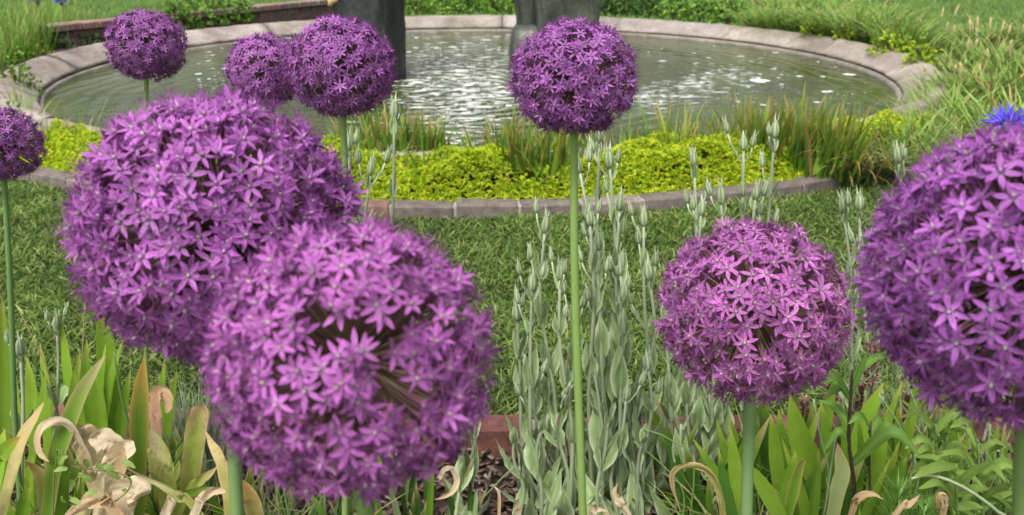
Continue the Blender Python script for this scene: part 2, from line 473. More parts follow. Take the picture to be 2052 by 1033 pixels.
# ------------------------------------------------------------------ brick edgings
def brick_mesh(name, L, W, H, seed, bev=0.006):
    bm = bmesh.new(); bmesh.ops.create_cube(bm, size=1)
    g = random.Random(seed)
    for v in bm.verts:
        v.co.x *= L; v.co.y *= W; v.co.z *= H
    bmesh.ops.bevel(bm, geom=bm.edges[:], offset=bev, segments=1, affect='EDGES')
    for v in bm.verts:
        v.co += Vector((g.uniform(-1, 1), g.uniform(-1, 1), g.uniform(-1, 1))) * bev * 0.35
    bmesh.ops.triangulate(bm, faces=bm.faces[:])
    me = bpy.data.meshes.new(name); bm.to_mesh(me); bm.free()
    me.materials.append(M_brick)
    return me
def edging(root, r, L, gap, W, H, a0, a1, zc, cols, seed, c0=POOL):
    ms = [brick_mesh('brick', L, W, H, seed + k, min(0.006, H * 0.1)) for k in range(4)]
    g = random.Random(seed); a = a0
    while a < a1:
        p = polar(r, a, zc + g.uniform(-0.003, 0.003), c0)
        o = link('brick', g.choice(ms), root, M=Matrix.Translation(Vector(p)) @ Matrix.Rotation(a + g.uniform(-0.012, 0.012), 4, 'Z') @ Matrix.Rotation(g.uniform(-0.015, 0.015), 4, 'Y'))
        c = np.array(g.choice(cols)) * g.uniform(0.85, 1.15); o.color = (*c, 1)
        a += (L + gap) / r
fe = thing('brick_edging', 'curved row of weathered red and grey bricks edging the sedum bed', 'brick edging')
edging(fe, 3.505, 0.232, 0.008, 0.085, 0.075, -0.98, 0.98, 0.016, [(0.21, 0.18, 0.165), (0.17, 0.15, 0.14), (0.26, 0.13, 0.105), (0.24, 0.15, 0.125), (0.19, 0.165, 0.15), (0.30, 0.25, 0.22)], 11)
ne = thing('brick_edging', 'smooth red brick edging in front of the bark mulch bed', 'brick edging')
edging(ne, NR, 0.232, 0.006, 0.062, 0.085, -0.16, 0.16, 0.0085, [(0.22, 0.095, 0.075), (0.24, 0.105, 0.085), (0.20, 0.09, 0.075)], 23, NEARC)

def mortar_ring(r0, r1, a0, a1, z, root, zb=-0.03, c0=POOL):
    V = []; F = []; n = 70
    for i in range(n + 1):
        a = a0 + (a1 - a0) * i / n
        V += [polar(r0, a, zb, c0), polar(r0, a, z, c0), polar(r1, a, z, c0), polar(r1, a, zb, c0)]
        if i:
            b = 4 * i
            for k in range(3): F.append((b - 4 + k, b + k, b + k + 1, b - 3 + k))
    me = bpy.data.meshes.new('mortar'); me.from_pydata([tuple(v) for v in V], [], F); me.materials.append(M_mortar)
    return link('mortar', me, root)
mortar_ring(3.468, 3.542, -0.98, 0.98, 0.047, fe)
mortar_ring(NR - 0.026, NR + 0.026, -0.16, 0.16, 0.042, ne, c0=NEARC)

# ------------------------------------------------------------------ fountain pool: coping stones, basin wall, water
pool = thing('fountain_pool', 'round pool with a sloping grey stone rim', 'pool', (POOL[0], POOL[1], 0))
NS = 15
def coping_mesh(seed):
    g = np.random.default_rng(seed)
    prof = [(R_OUT, -0.06), (R_OUT + 0.004, 0.150), (R_OUT - 0.012, 0.168), (R_OUT - 0.05, 0.170), (R_OUT - 0.11, 0.146), (R_OUT - 0.17, 0.112),
            (R_IN + 0.035, 0.088), (R_IN + 0.012, 0.078), (R_IN, 0.066), (R_IN + 0.004, 0.052), (R_IN + 0.03, 0.047), (R_IN + 0.03, -0.05)]
    n = 16; da = 2 * math.pi / NS; ga = 0.005 / 3.1
    V = []; T = []; k = len(prof)
    for i in range(n + 1):
        a = ga + (da - 2 * ga) * i / n
        for j, (r, z) in enumerate(prof):
            jt = g.normal(0, 0.0025, 2) if 1 < j < 10 else (0, 0)
            V.append(((r + jt[0]) * math.sin(a), -(r + jt[0]) * math.cos(a), z + jt[1]))
    for i in range(n):
        for j in range(k - 1):
            a = i * k + j; T += [(a, a + k, a + k + 1), (a, a + k + 1, a + 1)]
    for e in (0, n):
        for j in range(1, k - 1): T.append((e * k, e * k + j, e * k + j + 1))
    return np_mesh('coping_stone', V, T, None, None, [M_concrete], smooth=False)
cms = [coping_mesh(s) for s in range(3)]
for i in range(NS):
    o = link('coping_stone', cms[i % 3], pool, M=Matrix.Rotation(2 * math.pi * i / NS + 0.16, 4, 'Z'))
    f = random.uniform(0.9, 1.1); o.color = (f, f * random.uniform(0.96, 1.0), f * random.uniform(0.93, 1.0), 1)
def revolve(name, prof, mat, parent, n=120):
    V = []; T = []; k = len(prof)
    for i in range(n):
        a = 2 * math.pi * i / n
        for r, z in prof: V.append((r * math.sin(a), -r * math.cos(a), z))
    for i in range(n):
        for j in range(k - 1):
            a = i * k + j; b = ((i + 1) % n) * k + j
            T += [(a, b, b + 1), (a, b + 1, a + 1)]
    return link(name, np_mesh(name, V, T, None, None, [mat]), parent)
revolve('basin_wall', [(R_IN + 0.06, -0.2), (R_IN + 0.06, 0.041), (R_IN - 0.015, 0.043), (R_IN - 0.025, 0.036), (R_IN - 0.03, -0.2)], M_concrete, pool).color = (0.8, 0.8, 0.78, 1)
V = [(0, 0, 0)]; F = []
for i in range(160):
    a = 2 * math.pi * i / 160; V.append((2.97 * math.cos(a), 2.97 * math.sin(a), 0))
    F.append((0, i + 1, (i + 1) % 160 + 1))
me = bpy.data.meshes.new('water'); me.from_pydata(V, [], F); me.materials.append(M_water)
WZ = 0.022
struct(link('water', me, loc=(POOL[0], POOL[1], WZ)))

# foamy flecks, plus white streaks painted in for sky reflections
def foam_glints():
    V = []; T = []; C = []
    g = np.random.default_rng(5)
    spots = []
    for _ in range(150): spots.append((g.uniform(1290, 1840), g.uniform(70, 215), 0.004 + 0.02 * g.random() ** 3))
    for _ in range(34): spots.append((g.uniform(390, 470), g.uniform(95, 190), 0.005 + 0.02 * g.random() ** 3))
    for _ in range(150): spots.append((g.normal(905, 75), g.normal(140, 45), 0.006 + 0.025 * g.random() ** 2))
    spots.append((1523, 163, 0.06)); spots.append((1700, 150, 0.035)); spots.append((1655, 185, 0.03))
    spots = [q + (g.uniform(0.8, 2.0),) for q in spots]
    for _ in range(900):  # thin white streaks stand in for bright sky reflected by the churned ripples
        x, y = g.normal(915, 85), g.normal(165, 62)
        spots.append((x, y, 0.003 + 0.009 * g.random() ** 2, g.uniform(2.0, 7.0)))
    for _ in range(170):
        u = g.random(); spots.append((1270 + 230 * u + g.normal(0, 25), 205 - 65 * u + g.normal(0, 16), 0.003 + 0.006 * g.random() ** 2, g.uniform(3.0, 9.0)))
    for x, y, s, ax in spots:
        if y < 66 or y > 300: continue
        p = ground(x, y, WZ)
        if np.hypot(p[0] - POOL[0], p[1] - POOL[1]) > 2.9: continue
        k = 9; b = len(V); V.append((p[0], p[1], WZ + 0.003 + s * 0.03)); tl = g.normal(0, 0.12)
        for i in range(k):
            a = 6.283 * i / k; r = s * g.uniform(0.5, 1.2); dx_, dy_ = r * ax * math.cos(a), r * math.sin(a) * 1.3
            V.append((p[0] + dx_, p[1] + dy_ + dx_ * tl, WZ + 0.002))
            T.append((b, b + 1 + i, b + 1 + (i + 1) % k))
    return np_mesh('foam_glints', V, T, None, None, [M_foam_glints])
tag(link('foam_glints', foam_glints()), 'white foamy flecks and painted sky glints on the pool water', 'foam_glints', kind='stuff')

# ------------------------------------------------------------------ bronze fountain sculpture legs
def loft(name, secs, parent, mat, seed=0, nse=36, jit=0.004, color=(1, 1, 1)):
    """secs: (z, cx, cy, half x, half y, rotation, squareness)"""
    g = np.random.default_rng(seed); V = []; T = []
    ph = g.uniform(0, 6.28, 8)
    for z, cx, cy, hx, hy, rot, sq in secs:
        for k in range(nse):
            a = 2 * math.pi * k / nse; c, s = math.cos(a), math.sin(a)
            e = 2.0 / sq
            x = hx * math.copysign(abs(c) ** e, c); y = hy * math.copysign(abs(s) ** e, s)
            d = jit * (math.sin(3 * a + 9 * z + ph[0]) + math.sin(5 * a - 14 * z + ph[1]) + 0.6 * math.sin(11 * a + 23 * z + ph[2]))
            x += d * c; y += d * s
            V.append((cx + x * math.cos(rot) - y * math.sin(rot), cy + x * math.sin(rot) + y * math.cos(rot), z))
    m = len(secs)
    for i in range(m - 1):
        for k in range(nse):
            a = i * nse + k; b = i * nse + (k + 1) % nse
            T += [(a, b, b + nse), (a, b + nse, a + nse)]
    V.append((secs[-1][1], secs[-1][2], secs[-1][0]))
    for k in range(nse): T.append(((m - 1) * nse + k, (m - 1) * nse + (k + 1) % nse, len(V) - 1))
    o = link(name, np_mesh(name, V, T, None, None, [mat], smooth=True), parent)
    o.color = (*color, 1)
    return o
pb = ground(742, 166, WZ); pb[1] += 0.2
pil = thing('fountain_pillar', 'dark bronze pillar standing in the pool behind two allium globes', 'pillar', (pb[0], pb[1], WZ), 'bronze fountain pillars')
zs = np.linspace(-0.1, 1.7, 30)
loft('shaft', [(z, -0.005 - 0.01 * z, 0, 0.198 + 0.02 * z, 0.19, R(-20), 7) for z in zs], pil, M_bronze, 2, 48, 0.004, (0.55, 0.6, 0.62))
loft('cap', [(1.66, 0, 0, 0.23, 0.23, R(-20), 6), (1.72, 0, 0, 0.28, 0.26, R(-20), 5), (1.80, 0, 0, 0.26, 0.24, R(-20), 4), (1.86, 0, 0, 0.12, 0.1, R(-20), 3)], pil, M_bronze, 3, color=(0.8, 0.85, 0.9))
sp = at_depth_y(664, 2, pb[1] - 0.1) - np.array([pb[0], pb[1], WZ])
b = MB(); b.tube([sp + (0.16, 0.05, 0.03), sp + (0.05, 0.0, 0.02), sp + (0.0, -0.01, 0.0), sp + (-0.012, -0.02, -0.035)], [0.028, 0.034, 0.03, 0.012], 10, (0.5, 0.33, 0.18), (0.55, 0.38, 0.22))
link('spout', b.mesh('spout', [M_twig]), pil)
pb2 = ground(1128, 138, WZ); pb2[1] += 0.2
pil2 = thing('fountain_pillar', 'broad green-grey bronze pillar with a rounded block at its foot', 'pillar', (pb2[0], pb2[1], WZ), 'bronze fountain pillars')
loft('shaft', [(z, 0.02 * math.sin(3 * z), 0, 0.245 + 0.018 * z, 0.2, R(10), 5) for z in zs], pil2, M_bronze, 5, 48, 0.006, (1.25, 1.3, 1.15))
loft('rear_leg', [(z, -0.255 - 0.04 * z, 0.10, 0.085 + 0.02 * z, 0.14, R(6), 4) for z in zs], pil2, M_bronze, 6, 36, 0.004, (1.0, 1.05, 0.95))
loft('foot_block', [(-0.1, -0.27, 0.02, 0.15, 0.24, 0, 3), (0.14, -0.27, 0.02, 0.15, 0.24, 0, 3), (0.27, -0.26, 0.05, 0.14, 0.21, 0, 3), (0.31, -0.25, 0.06, 0.12, 0.18, 0, 2.6), (0.325, -0.25, 0.06, 0.06, 0.1, 0, 2.2)], pil2, M_bronze, 7, 36, 0.003, (1.5, 1.5, 1.4))
loft('cap', [(1.66, 0, 0, 0.27, 0.22, R(10), 5), (1.74, 0, 0, 0.32, 0.25, R(10), 5), (1.84, 0, 0, 0.28, 0.22, R(10), 4), (1.9, 0, 0, 0.1, 0.1, R(10), 3)], pil2, M_bronze, 8, color=(1.25, 1.3, 1.15))

# ------------------------------------------------------------------ low brick wall behind the pool
wa, wb = ground(60, 118, 0.0), ground(672, 41, 0.0)
wd_ = wb[:2] - wa[:2]; wl = np.hypot(*wd_); wang = math.atan2(wd_[1], wd_[0])
bw = thing('low_brick_wall', 'low weathered red brick wall behind the pool rim and shrubs', 'wall', (wa[0], wa[1], 0), rz=wang)
wm = [brick_mesh('brick', 0.205, 0.10, 0.062, 40 + k, 0.005) for k in range(3)]
wc = [(0.24, 0.15, 0.125), (0.28, 0.19, 0.16), (0.20, 0.15, 0.13), (0.25, 0.20, 0.17)]
g = random.Random(3)
for row in range(3):
    x = -0.1 * (row % 2)
    while x < wl:
        o = link('brick', g.choice(wm), bw, (x + 0.1, g.uniform(-0.003, 0.003), 0.03 + row * 0.068)); o.rotation_euler = (0, 0, g.uniform(-0.01, 0.01))
        c = np.array(g.choice(wc)) * g.uniform(0.8, 1.1); o.color = (*c, 1); x += 0.211
cm_ = brick_mesh('coping_brick', 0.16, 0.205, 0.06, 50, 0.007)
x = 0
while x < wl:
    o = link('coping_brick', cm_, bw, (x + 0.08, g.uniform(-0.004, 0.004), 0.236)); o.rotation_euler = (0, 0, g.uniform(-0.015, 0.015))
    c = np.array(g.choice(wc)) * g.uniform(1.1, 1.4); o.color = (*c, 1); x += 0.166
b = MB()
for z0, z1, y in ((-0.04, 0.2, 0.04),):
    b.add([(-0.1, -y, z0), (wl, -y, z0), (wl, -y, z1), (-0.1, -y, z1), (-0.1, y, z0), (wl, y, z0), (wl, y, z1), (-0.1, y, z1)], [(0, 1, 2), (0, 2, 3), (4, 6, 5), (4, 7, 6), (3, 2, 6), (3, 6, 7)], [(1, 1, 1)] * 8)
link('mortar', b.mesh('mortar', [M_mortar], False), bw)

# ------------------------------------------------------------------ sedum carpet
def sheight(a, r):
    f = np.clip((3.475 - r) / 0.10, 0, 1); f = f * f * (3 - 2 * f)
    return 0.035 + f * (0.125 + 0.030 * np.sin(a * 17 + 3 * np.sin(a * 6)) + 0.018 * np.sin(a * 43 + r * 30) + 0.012 * np.sin(a * 90 - r * 60))
def sedum():
    n = 46000
    a = rng.uniform(-0.62, 0.74, n); r = rng.uniform(3.20, 3.472, n)
    keep = np.ones(n, bool)
    for c0, wdt in ((0.10, 0.035), (0.56, 0.04)):
        keep &= ~((np.abs(a - c0) < wdt) & (rng.random(n) < 0.75) & (r < 3.42))
    keep &= ~((a < -0.62) & (rng.random(n) < 0.35)); keep &= ~((a > 0.62) & (rng.random(n) < 0.6))
    a, r = a[keep], r[keep]; n = len(a)
    z = sheight(a, r) + rng.normal(0, 0.008, n)
    ctr = np.stack([POOL[0] + r * np.sin(a), POOL[1] - r * np.cos(a), z], 1)
    k = 6
    pos = np.repeat(ctr, k, 0); m = n * k
    up = np.stack([rng.normal(0, 0.35, n), rng.normal(-0.25, 0.35, n), np.ones(n)], 1); up /= np.linalg.norm(up, axis=1, keepdims=True)
    up = np.repeat(up, k, 0)
    ang = np.tile(np.arange(k) * 2.4, n) + np.repeat(rng.uniform(0, 6.28, n), k)
    el = np.tile(np.linspace(0.1, 1.1, k), n)
    h = np.stack([np.cos(ang), np.sin(ang), 0 * ang], 1)
    h -= up * (h * up).sum(1, keepdims=True); h /= np.maximum(np.linalg.norm(h, axis=1, keepdims=True), 1e-6)
    d = h * np.cos(el)[:, None] + up * np.sin(el)[:, None]
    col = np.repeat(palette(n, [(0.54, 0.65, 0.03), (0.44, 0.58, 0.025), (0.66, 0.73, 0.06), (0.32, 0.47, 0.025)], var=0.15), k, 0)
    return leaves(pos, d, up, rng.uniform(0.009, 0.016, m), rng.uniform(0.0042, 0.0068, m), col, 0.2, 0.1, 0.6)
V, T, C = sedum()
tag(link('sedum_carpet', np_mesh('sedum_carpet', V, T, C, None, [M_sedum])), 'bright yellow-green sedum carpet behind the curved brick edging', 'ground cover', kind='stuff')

# ================================================================== PLANTS BY THE POOL
def px_height(x, yb, yt, zb):
    gnd = ground(x, yb, zb); top = at_depth_y(x, yt, gnd[1])
    return gnd, max(0.05, top[2] - zb)
def clump(name, label, cat, group, pos, h, n, spread, wd, cols, tips, leanr=(0.02, 0.35), bendr=(0.0, 0.3), droopr=(0.0, 0.3), segs=5, tipp=3.0, dry=0.15, drycols=((0.50, 0.36, 0.16), (0.42, 0.26, 0.10), (0.55, 0.44, 0.22)), seed=0):
    g = np.random.default_rng(seed + int(abs(pos[0] * 1000) + abs(pos[1] * 700)))
    t = thing(name, label, cat, tuple(pos), group)
    for part, m in (('leaves', int(n * (1 - dry))), ('dry_leaves', int(n * dry))):
        if m < 1: continue
        az = g.uniform(0, 6.283, m); rad = spread * np.sqrt(g.random(m))
        a2 = g.uniform(0, 6.283, m)
        p = np.stack([rad * np.cos(a2), rad * np.sin(a2), np.full(m, -0.01)], 1)
        az = np.where(g.random(m) < 0.6, a2, az)
        hh = h * g.uniform(0.55, 1.05, m)
        if part == 'leaves': c0 = palette(m, cols, g); c1 = palette(m, tips, g)
        else: c0 = palette(m, drycols, g) * 0.8; c1 = palette(m, drycols, g); hh *= 0.95
        V, T, C = blades(p, hh, wd * g.uniform(0.6, 1.15, m), az, g.uniform(*leanr, m), g.uniform(*bendr, m), g.uniform(*droopr, m), c0, c1, segs, tipp, 2.4, 0.9, g)
        link(part, np_mesh(part, V, T, C, None, [M_clump]), t)
    return t
GRN = [(0.11, 0.24, 0.02), (0.15, 0.30, 0.03), (0.21, 0.36, 0.045), (0.065, 0.15, 0.02)]
LGR = [(0.19, 0.34, 0.055), (0.26, 0.42, 0.08), (0.12, 0.24, 0.04), (0.34, 0.46, 0.13)]
TIP = [(0.62, 0.34, 0.08), (0.55, 0.45, 0.10), (0.36, 0.42, 0.08), (0.2, 0.34, 0.05), (0.17, 0.32, 0.05), (0.66, 0.42, 0.18)]
GTIP = [(0.28, 0.42, 0.10), (0.44, 0.46, 0.18), (0.22, 0.38, 0.08)]
# lily-like clumps with tan leaf tips, in the bed before the pool   (x, base y, top y, blades, spread)
lil = [(715, 352, 225, 40, .05), (762, 350, 205, 55, .06), (812, 352, 196, 75, .06), (858, 352, 205, 55, .05), (905, 340, 250, 16, .04),
       (985, 368, 228, 45, .06), (1035, 374, 222, 70, .07), (1085, 378, 232, 80, .07), (1130, 362, 238, 45, .06),
       (1200, 340, 250, 18, .05), (1262, 340, 232, 26, .05), (1300, 345, 250, 30, .05), (1345, 350, 205, 55, .06), (1385, 348, 240, 35, .05), (1430, 345, 222, 50, .06),
       (1487, 345, 200, 75, .07), (1530, 345, 190, 85, .07), (1580, 345, 186, 90, .07), (1630, 350, 188, 90, .08), (1680, 352, 205, 75, .07)]
for i, (x, yb, yt, nb, spd) in enumerate(lil):
    p, h = px_height(x, yb, yt, 0.05)
    clump('lily_clump', ORD[i] + ' tan-tipped strap-leaved clump along the sedum, counted from the biggest globe', 'plant', 'strap-leaved clumps before the pool', p, h * 1.08, int(nb * 1.35), spd * 1.2, 0.0165, GRN, TIP, (0.02, 0.30), (0.0, 0.22), (0.0, 0.18), seed=i, dry=0.07, tipp=4.0)
for i, (x, yb, yt, nb, spd) in enumerate([(1000, 378, 300, 30, .05), (1060, 385, 300, 40, .05), (1110, 372, 300, 30, .04), (1690, 364, 290, 45, .06), (1705, 362, 260, 60, .07), (1740, 360, 262, 60, .07), (1775, 358, 268, 50, .07)]):
    p, h = px_height(x, yb, yt, 0.03)
    clump('lily_clump', ORD[i] + ' arching dark-leaved clump drooping over the sedum, counted from the biggest globe', 'plant', 'arching clumps over the sedum', p, h * 1.5, nb, spd, 0.011, [(0.04, 0.09, 0.02), (0.06, 0.12, 0.03), (0.09, 0.14, 0.05)], TIP, (0.2, 0.8), (0.2, 0.6), (0.3, 0.75), seed=50 + i, dry=0.2, segs=7)

for i in range(20):
    a_ = -0.36 + 0.80 * i / 19; p = polar(3.255, a_, 0.06)
    clump('rim_tuft', ORD[i] + ' low green tuft against the near rim, counted from the biggest globe', 'plant', 'low tufts against the near rim', p, 0.25 if i < 9 else 0.19, 52, 0.06, 0.010, GRN, GTIP, (0.1, 0.7), (0.0, 0.5), (0.0, 0.5), seed=700 + i, dry=0.1)
# ornamental grasses right of the pool  (x, base y, top y, blades, spread)
gr = [(1845, 240, 172, 70, .08), (1872, 228, 150, 80, .09), (1898, 218, 138, 80, .1), (1862, 268, 185, 80, .09), (1820, 330, 205, 90, .10), (1850, 300, 190, 90, .10), (1890, 340, 215, 110, .11), (1900, 250, 150, 100, .12), (1950, 300, 170, 120, .12), (1935, 215, 110, 110, .13),
      (1990, 230, 90, 110, .13), (2030, 290, 150, 120, .12), (2040, 180, 60, 110, .14), (1975, 150, 55, 110, .14), (2080, 230, 100, 100, .14), (1900, 165, 85, 80, .12),
      (2000, 350, 215, 110, .11), (1840, 365, 270, 70, .08), (1930, 375, 260, 90, .10), (2080, 330, 200, 100, .12), (2120, 170, 50, 100, .15), (2050, 110, 15, 100, .16), (1890, 120, 45, 80, .14), (1960, 100, 20, 90, .15)]
for i, (x, yb, yt, nb, spd) in enumerate(gr):
    p, h = px_height(x, yb, yt, 0.03)
    clump('ornamental_grass', 'loose pale green ornamental grass tuft beside the stone pool rim', 'grass tuft', 'pale grasses beside the pool', p, h * 1.12, int(nb * 1.5), spd, 0.011 + 0.0010 * p[1], LGR, GTIP, (0.05, 0.5), (0.1, 0.7), (0.1, 0.55), seed=100 + i, dry=0.09, tipp=2.2)
# grasses and tufts behind the rim
gb = sorted([(1530, 66, 8, 120, .16), (1575, 70, -2, 130, .18), (1625, 74, 5, 120, .17), (1680, 84, 5, 140, .2), (1730, 92, 2, 140, .2), (1790, 100, 10, 120, .18), (1655, 40, -20, 100, .25), (1560, 38, -25, 100, .25), (1760, 62, -12, 110, .22), (1820, 110, 30, 100, .16)])
for i, (x, yb, yt, nb, spd) in enumerate(gb):
    p, h = px_height(x, yb, yt, 0.1)
    clump('ornamental_grass', ORD[i] + ' soft grass mound arching behind the far rim, counted from the mid green shrubs', 'grass tuft', 'green grass mounds behind the rim', p, h * 1.4, int(nb * 1.8), spd * 1.15, 0.017, [(0.14, 0.30, 0.04), (0.20, 0.37, 0.06), (0.26, 0.42, 0.09)], GTIP, (0.1, 0.6), (0.2, 0.8), (0.2, 0.6), seed=150 + i, dry=0.08, tipp=1.6)
# tall seed-headed grasses
def seed_grass(label, group, x, yb, yt, n, spd, seed, cat='grass tuft'):
    g = np.random.default_rng(seed); p, h = px_height(x, yb, yt, 0.02)
    t = clump('seed_grass', label, cat, group, p, h * 0.75, 90, spd, 0.012, LGR, GTIP, (0.05, 0.4), (0.1, 0.5), (0.1, 0.5), seed=seed, dry=0.3)
    b = MB(); hd = MB()
    for k in range(n):
        a = g.uniform(0, 6.28); r = spd * math.sqrt(g.random()); ln = g.uniform(0.05, 0.3); hh = h * g.uniform(0.6, 1.05)
        p0 = np.array([r * math.cos(a), r * math.sin(a), 0]); p1 = p0 + np.array([math.cos(a) * ln * hh, math.sin(a) * ln * hh, hh])
        pm = (p0 + p1) / 2 + np.array([0, 0, 0.05 * hh])
        b.tube(smooth_path([p0, pm, p1], 5), [0.0022] * 5, 3, (0.2, 0.25, 0.08), (0.5, 0.4, 0.2), cap=False)
        q = smooth_path([lerp(pm, p1, 0.55), p1], 4)
        hd.tube(q, [0.003, 0.009, 0.008, 0.002], 5, (0.42, 0.35, 0.18), (0.52, 0.40, 0.22))
    link('stalk', b.mesh('stalk', [M_twig]), t)['kind'] = 'stuff'
    link('seed_heads', hd.mesh('seed_heads', [M_twig]), t)['kind'] = 'stuff'
for i, (x, yb, yt, n_, s_) in enumerate([(1862, 120, 12, 7, .16), (1925, 150, 60, 6, .25), (1985, 140, 35, 6, .22), (2040, 190, 85, 6, .25), (1890, 200, 100, 5, .15), (2005, 230, 130, 5, .2), (2060, 120, 45, 5, .3)]):
    seed_grass('straw-coloured seed heads rising from grass beside the pool', 'seed-headed grasses by the pool', x, yb, yt, n_, s_, 200 + i)

# leafy mounds --------------------------------------------------------------
def mound(label, cat, group, x, yb, half_px, yt, cols, ls=0.035, dens=1.0, seed=0, zb=0.0, lw=0.6, name='leafy_shrub', depth=None, spiky=0.5):
    g = np.random.default_rng(seed + 900); p, h = px_height(x, yb, yt, zb)
    zc = (p - CC) @ CF
    rx = half_px / FPX * zc; ry = depth or min(rx, 0.45)
    c = p + np.array([0, ry * 0.8, 0])
    t = thing(name, label, cat, tuple(c), group)
    n = int(dens * 5.5 * rx * ry * 3 / (ls * ls) * 0.9) + 80
    n = min(n, 9000)
    u = g.uniform(-0.1, 1, n); a = g.uniform(0, 6.283, n)
    rr = np.sqrt(np.maximum(0, 1 - u * u))
    bump = 0.82 + 0.16 * np.sin(5 * a + seed) * rr + 0.14 * np.sin(9 * u + 3 * a + 2 * seed) + g.normal(0, 0.07, n)
    k = bump * g.uniform(0.72, 1.0, n)
    pos = np.stack([rx * rr * np.cos(a) * k, ry * rr * np.sin(a) * k, np.maximum(0.0, h * u * k)], 1)
    nr = np.stack([rr * np.cos(a), rr * np.sin(a), u + 0.6], 1) + g.normal(0, 0.45, (n, 3))
    d = np.stack([np.cos(a) * 0.5, np.sin(a) * 0.5, np.full(n, spiky)], 1) + g.normal(0, 0.5, (n, 3))
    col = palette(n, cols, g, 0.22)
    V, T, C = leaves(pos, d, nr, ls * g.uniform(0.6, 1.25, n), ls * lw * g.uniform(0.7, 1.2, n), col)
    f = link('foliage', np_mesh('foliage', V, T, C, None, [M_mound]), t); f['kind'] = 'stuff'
    b = MB()
    for q in range(9):
        a = g.uniform(0, 6.28); r = g.uniform(0.2, 0.65)
        b.tube(smooth_path([(0, 0, -0.02), (rx * r * 0.5 * math.cos(a), ry * r * 0.5 * math.sin(a), h * 0.4), (rx * r * math.cos(a), ry * r * math.sin(a), h * 0.78)], 5), [0.008, 0.007, 0.006, 0.005, 0.003], 5, (0.06, 0.05, 0.03), (0.08, 0.10, 0.03))
    link('stems', b.mesh('stems', [M_twig]), t)
    return t
DK = [(0.05, 0.12, 0.025), (0.08, 0.17, 0.035), (0.035, 0.085, 0.02)]
MD = [(0.13, 0.28, 0.035), (0.20, 0.38, 0.05), (0.07, 0.16, 0.025), (0.28, 0.46, 0.08)]
LM = [(0.34, 0.48, 0.03), (0.44, 0.55, 0.045), (0.22, 0.35, 0.035)]
for i, (x, yb, hp, yt) in enumerate([(345, 62, 45, -8), (395, 54, 52, -22), (448, 48, 45, -14), (478, 44, 30, -4)]):
    mound(ORD[3 - i] + ' bright green shrub before the brick wall, counted from the dark pillar', 'shrub', 'bright shrubs before the brick wall', x, yb, hp, yt, MD, 0.055, 1.0, i, 0.12)
for i, (x, yb, hp, yt) in enumerate([(830, 30, 42, -22), (885, 30, 44, -16), (940, 29, 44, -24), (995, 29, 44, -16), (1040, 29, 34, -24)]):
    mound(ORD[i] + ' low green shrub between the two pillars, counted from the dark one', 'shrub', 'shrubs seen between the pillars', x, yb, hp, yt, MD, 0.05, 1.0, 10 + i, 0.12)
for i, (x, yb, hp, yt) in enumerate([(1215, 31, 32, -24), (1260, 33, 38, -26), (1305, 35, 32, -18)]):
    mound(ORD[i] + ' dark green shrub behind the rim, counted from the broad pillar', 'shrub', 'dark shrubs beside the broad pillar', x, yb, hp, yt, DK, 0.05, 1.0, 20 + i, 0.12)
for i, (x, yb, hp, yt) in enumerate([(1355, 40, 42, -16), (1410, 46, 47, -18), (1465, 52, 47, -12)]):
    mound(ORD[2 - i] + ' rounded mid green shrub behind the rim, counted from the soft grasses', 'shrub', 'mid green shrubs behind the rim', x, yb, hp, yt, MD, 0.055, 1.0, 30 + i, 0.12)
for i, (x, yb, hp, yt) in enumerate([(1640, 84, 36, 30), (1700, 92, 25, 50), (1800, 118, 48, 62), (1855, 140, 36, 80)]):
    mound(ORD[i] + ' lime leafy mound behind the rim, counted from the mid green shrubs', 'plant', 'lime mounds behind the rim', x, yb, hp, yt, LM, 0.045, 0.9, 40 + i, 0.12)
for i, (x, yb, hp, yt) in enumerate([(60, 150, 45, 85), (-20, 165, 60, 80), (20, 215, 50, 115), (25, 290, 45, 205), (10, 335, 50, 250), (62, 330, 34, 262)]):
    mound(ORD[i] + ' leafy plant beside the rim, counted from the brick wall towards the sedum', 'plant', 'leafy plants beside the pool rim', x, yb, hp, yt, LM if i == 0 else MD, 0.035, 0.8, 50 + i)
for i, (x, yb, hp, yt) in enumerate([(170, 108, 34, 58), (110, 118, 34, 70)]):
    mound(('taller', 'lower')[i] + ' dusky blue-green plant in front of the brick wall', 'plant', 'blue-green plants before the brick wall', x, yb, hp, yt, [(0.09, 0.16, 0.07), (0.13, 0.20, 0.10), (0.07, 0.12, 0.05)], 0.04, 0.8, 60 + i)
p_ = mound('single lime tuft growing against the brick wall', 'plant', None, 205, 100, 18, 68, LM, 0.04, 0.9, 66)
for i, (x, yb, yt, nb) in enumerate([(30, 150, -30, 170), (75, 120, -35, 170), (120, 98, -30, 150), (10, 100, -50, 150), (160, 80, -10, 110), (-30, 190, 0, 150)]):
    p, h = px_height(x, yb, yt, 0.0)
    clump('tall_grass', 'tall fine-bladed green grass near the brick wall', 'grass tuft', 'tall fine grasses near the brick wall', p, h, nb, 0.13, 0.011, MD, GTIP, (0.02, 0.3), (0, 0.35), (0, 0.3), seed=300 + i, dry=0.1)
for i, (x, yb, yt, nb) in enumerate([(165, 312, 180, 22), (205, 318, 190, 26), (235, 325, 210, 26), (120, 322, 205, 24), (85, 318, 190, 30), (255, 330, 230, 24), (60, 280, 150, 30), (40, 240, 130, 40)]):
    p, h = px_height(x, yb, yt, 0.04)
    clump('wispy_grass', 'wispy thin grass stalks growing against the near pool rim', 'grass tuft', 'wispy grasses against the rim', p, h * 1.1, nb, 0.07, 0.006, MD, TIP, (0.05, 0.5), (0, 0.5), (0, 0.4), seed=320 + i, dry=0.3)
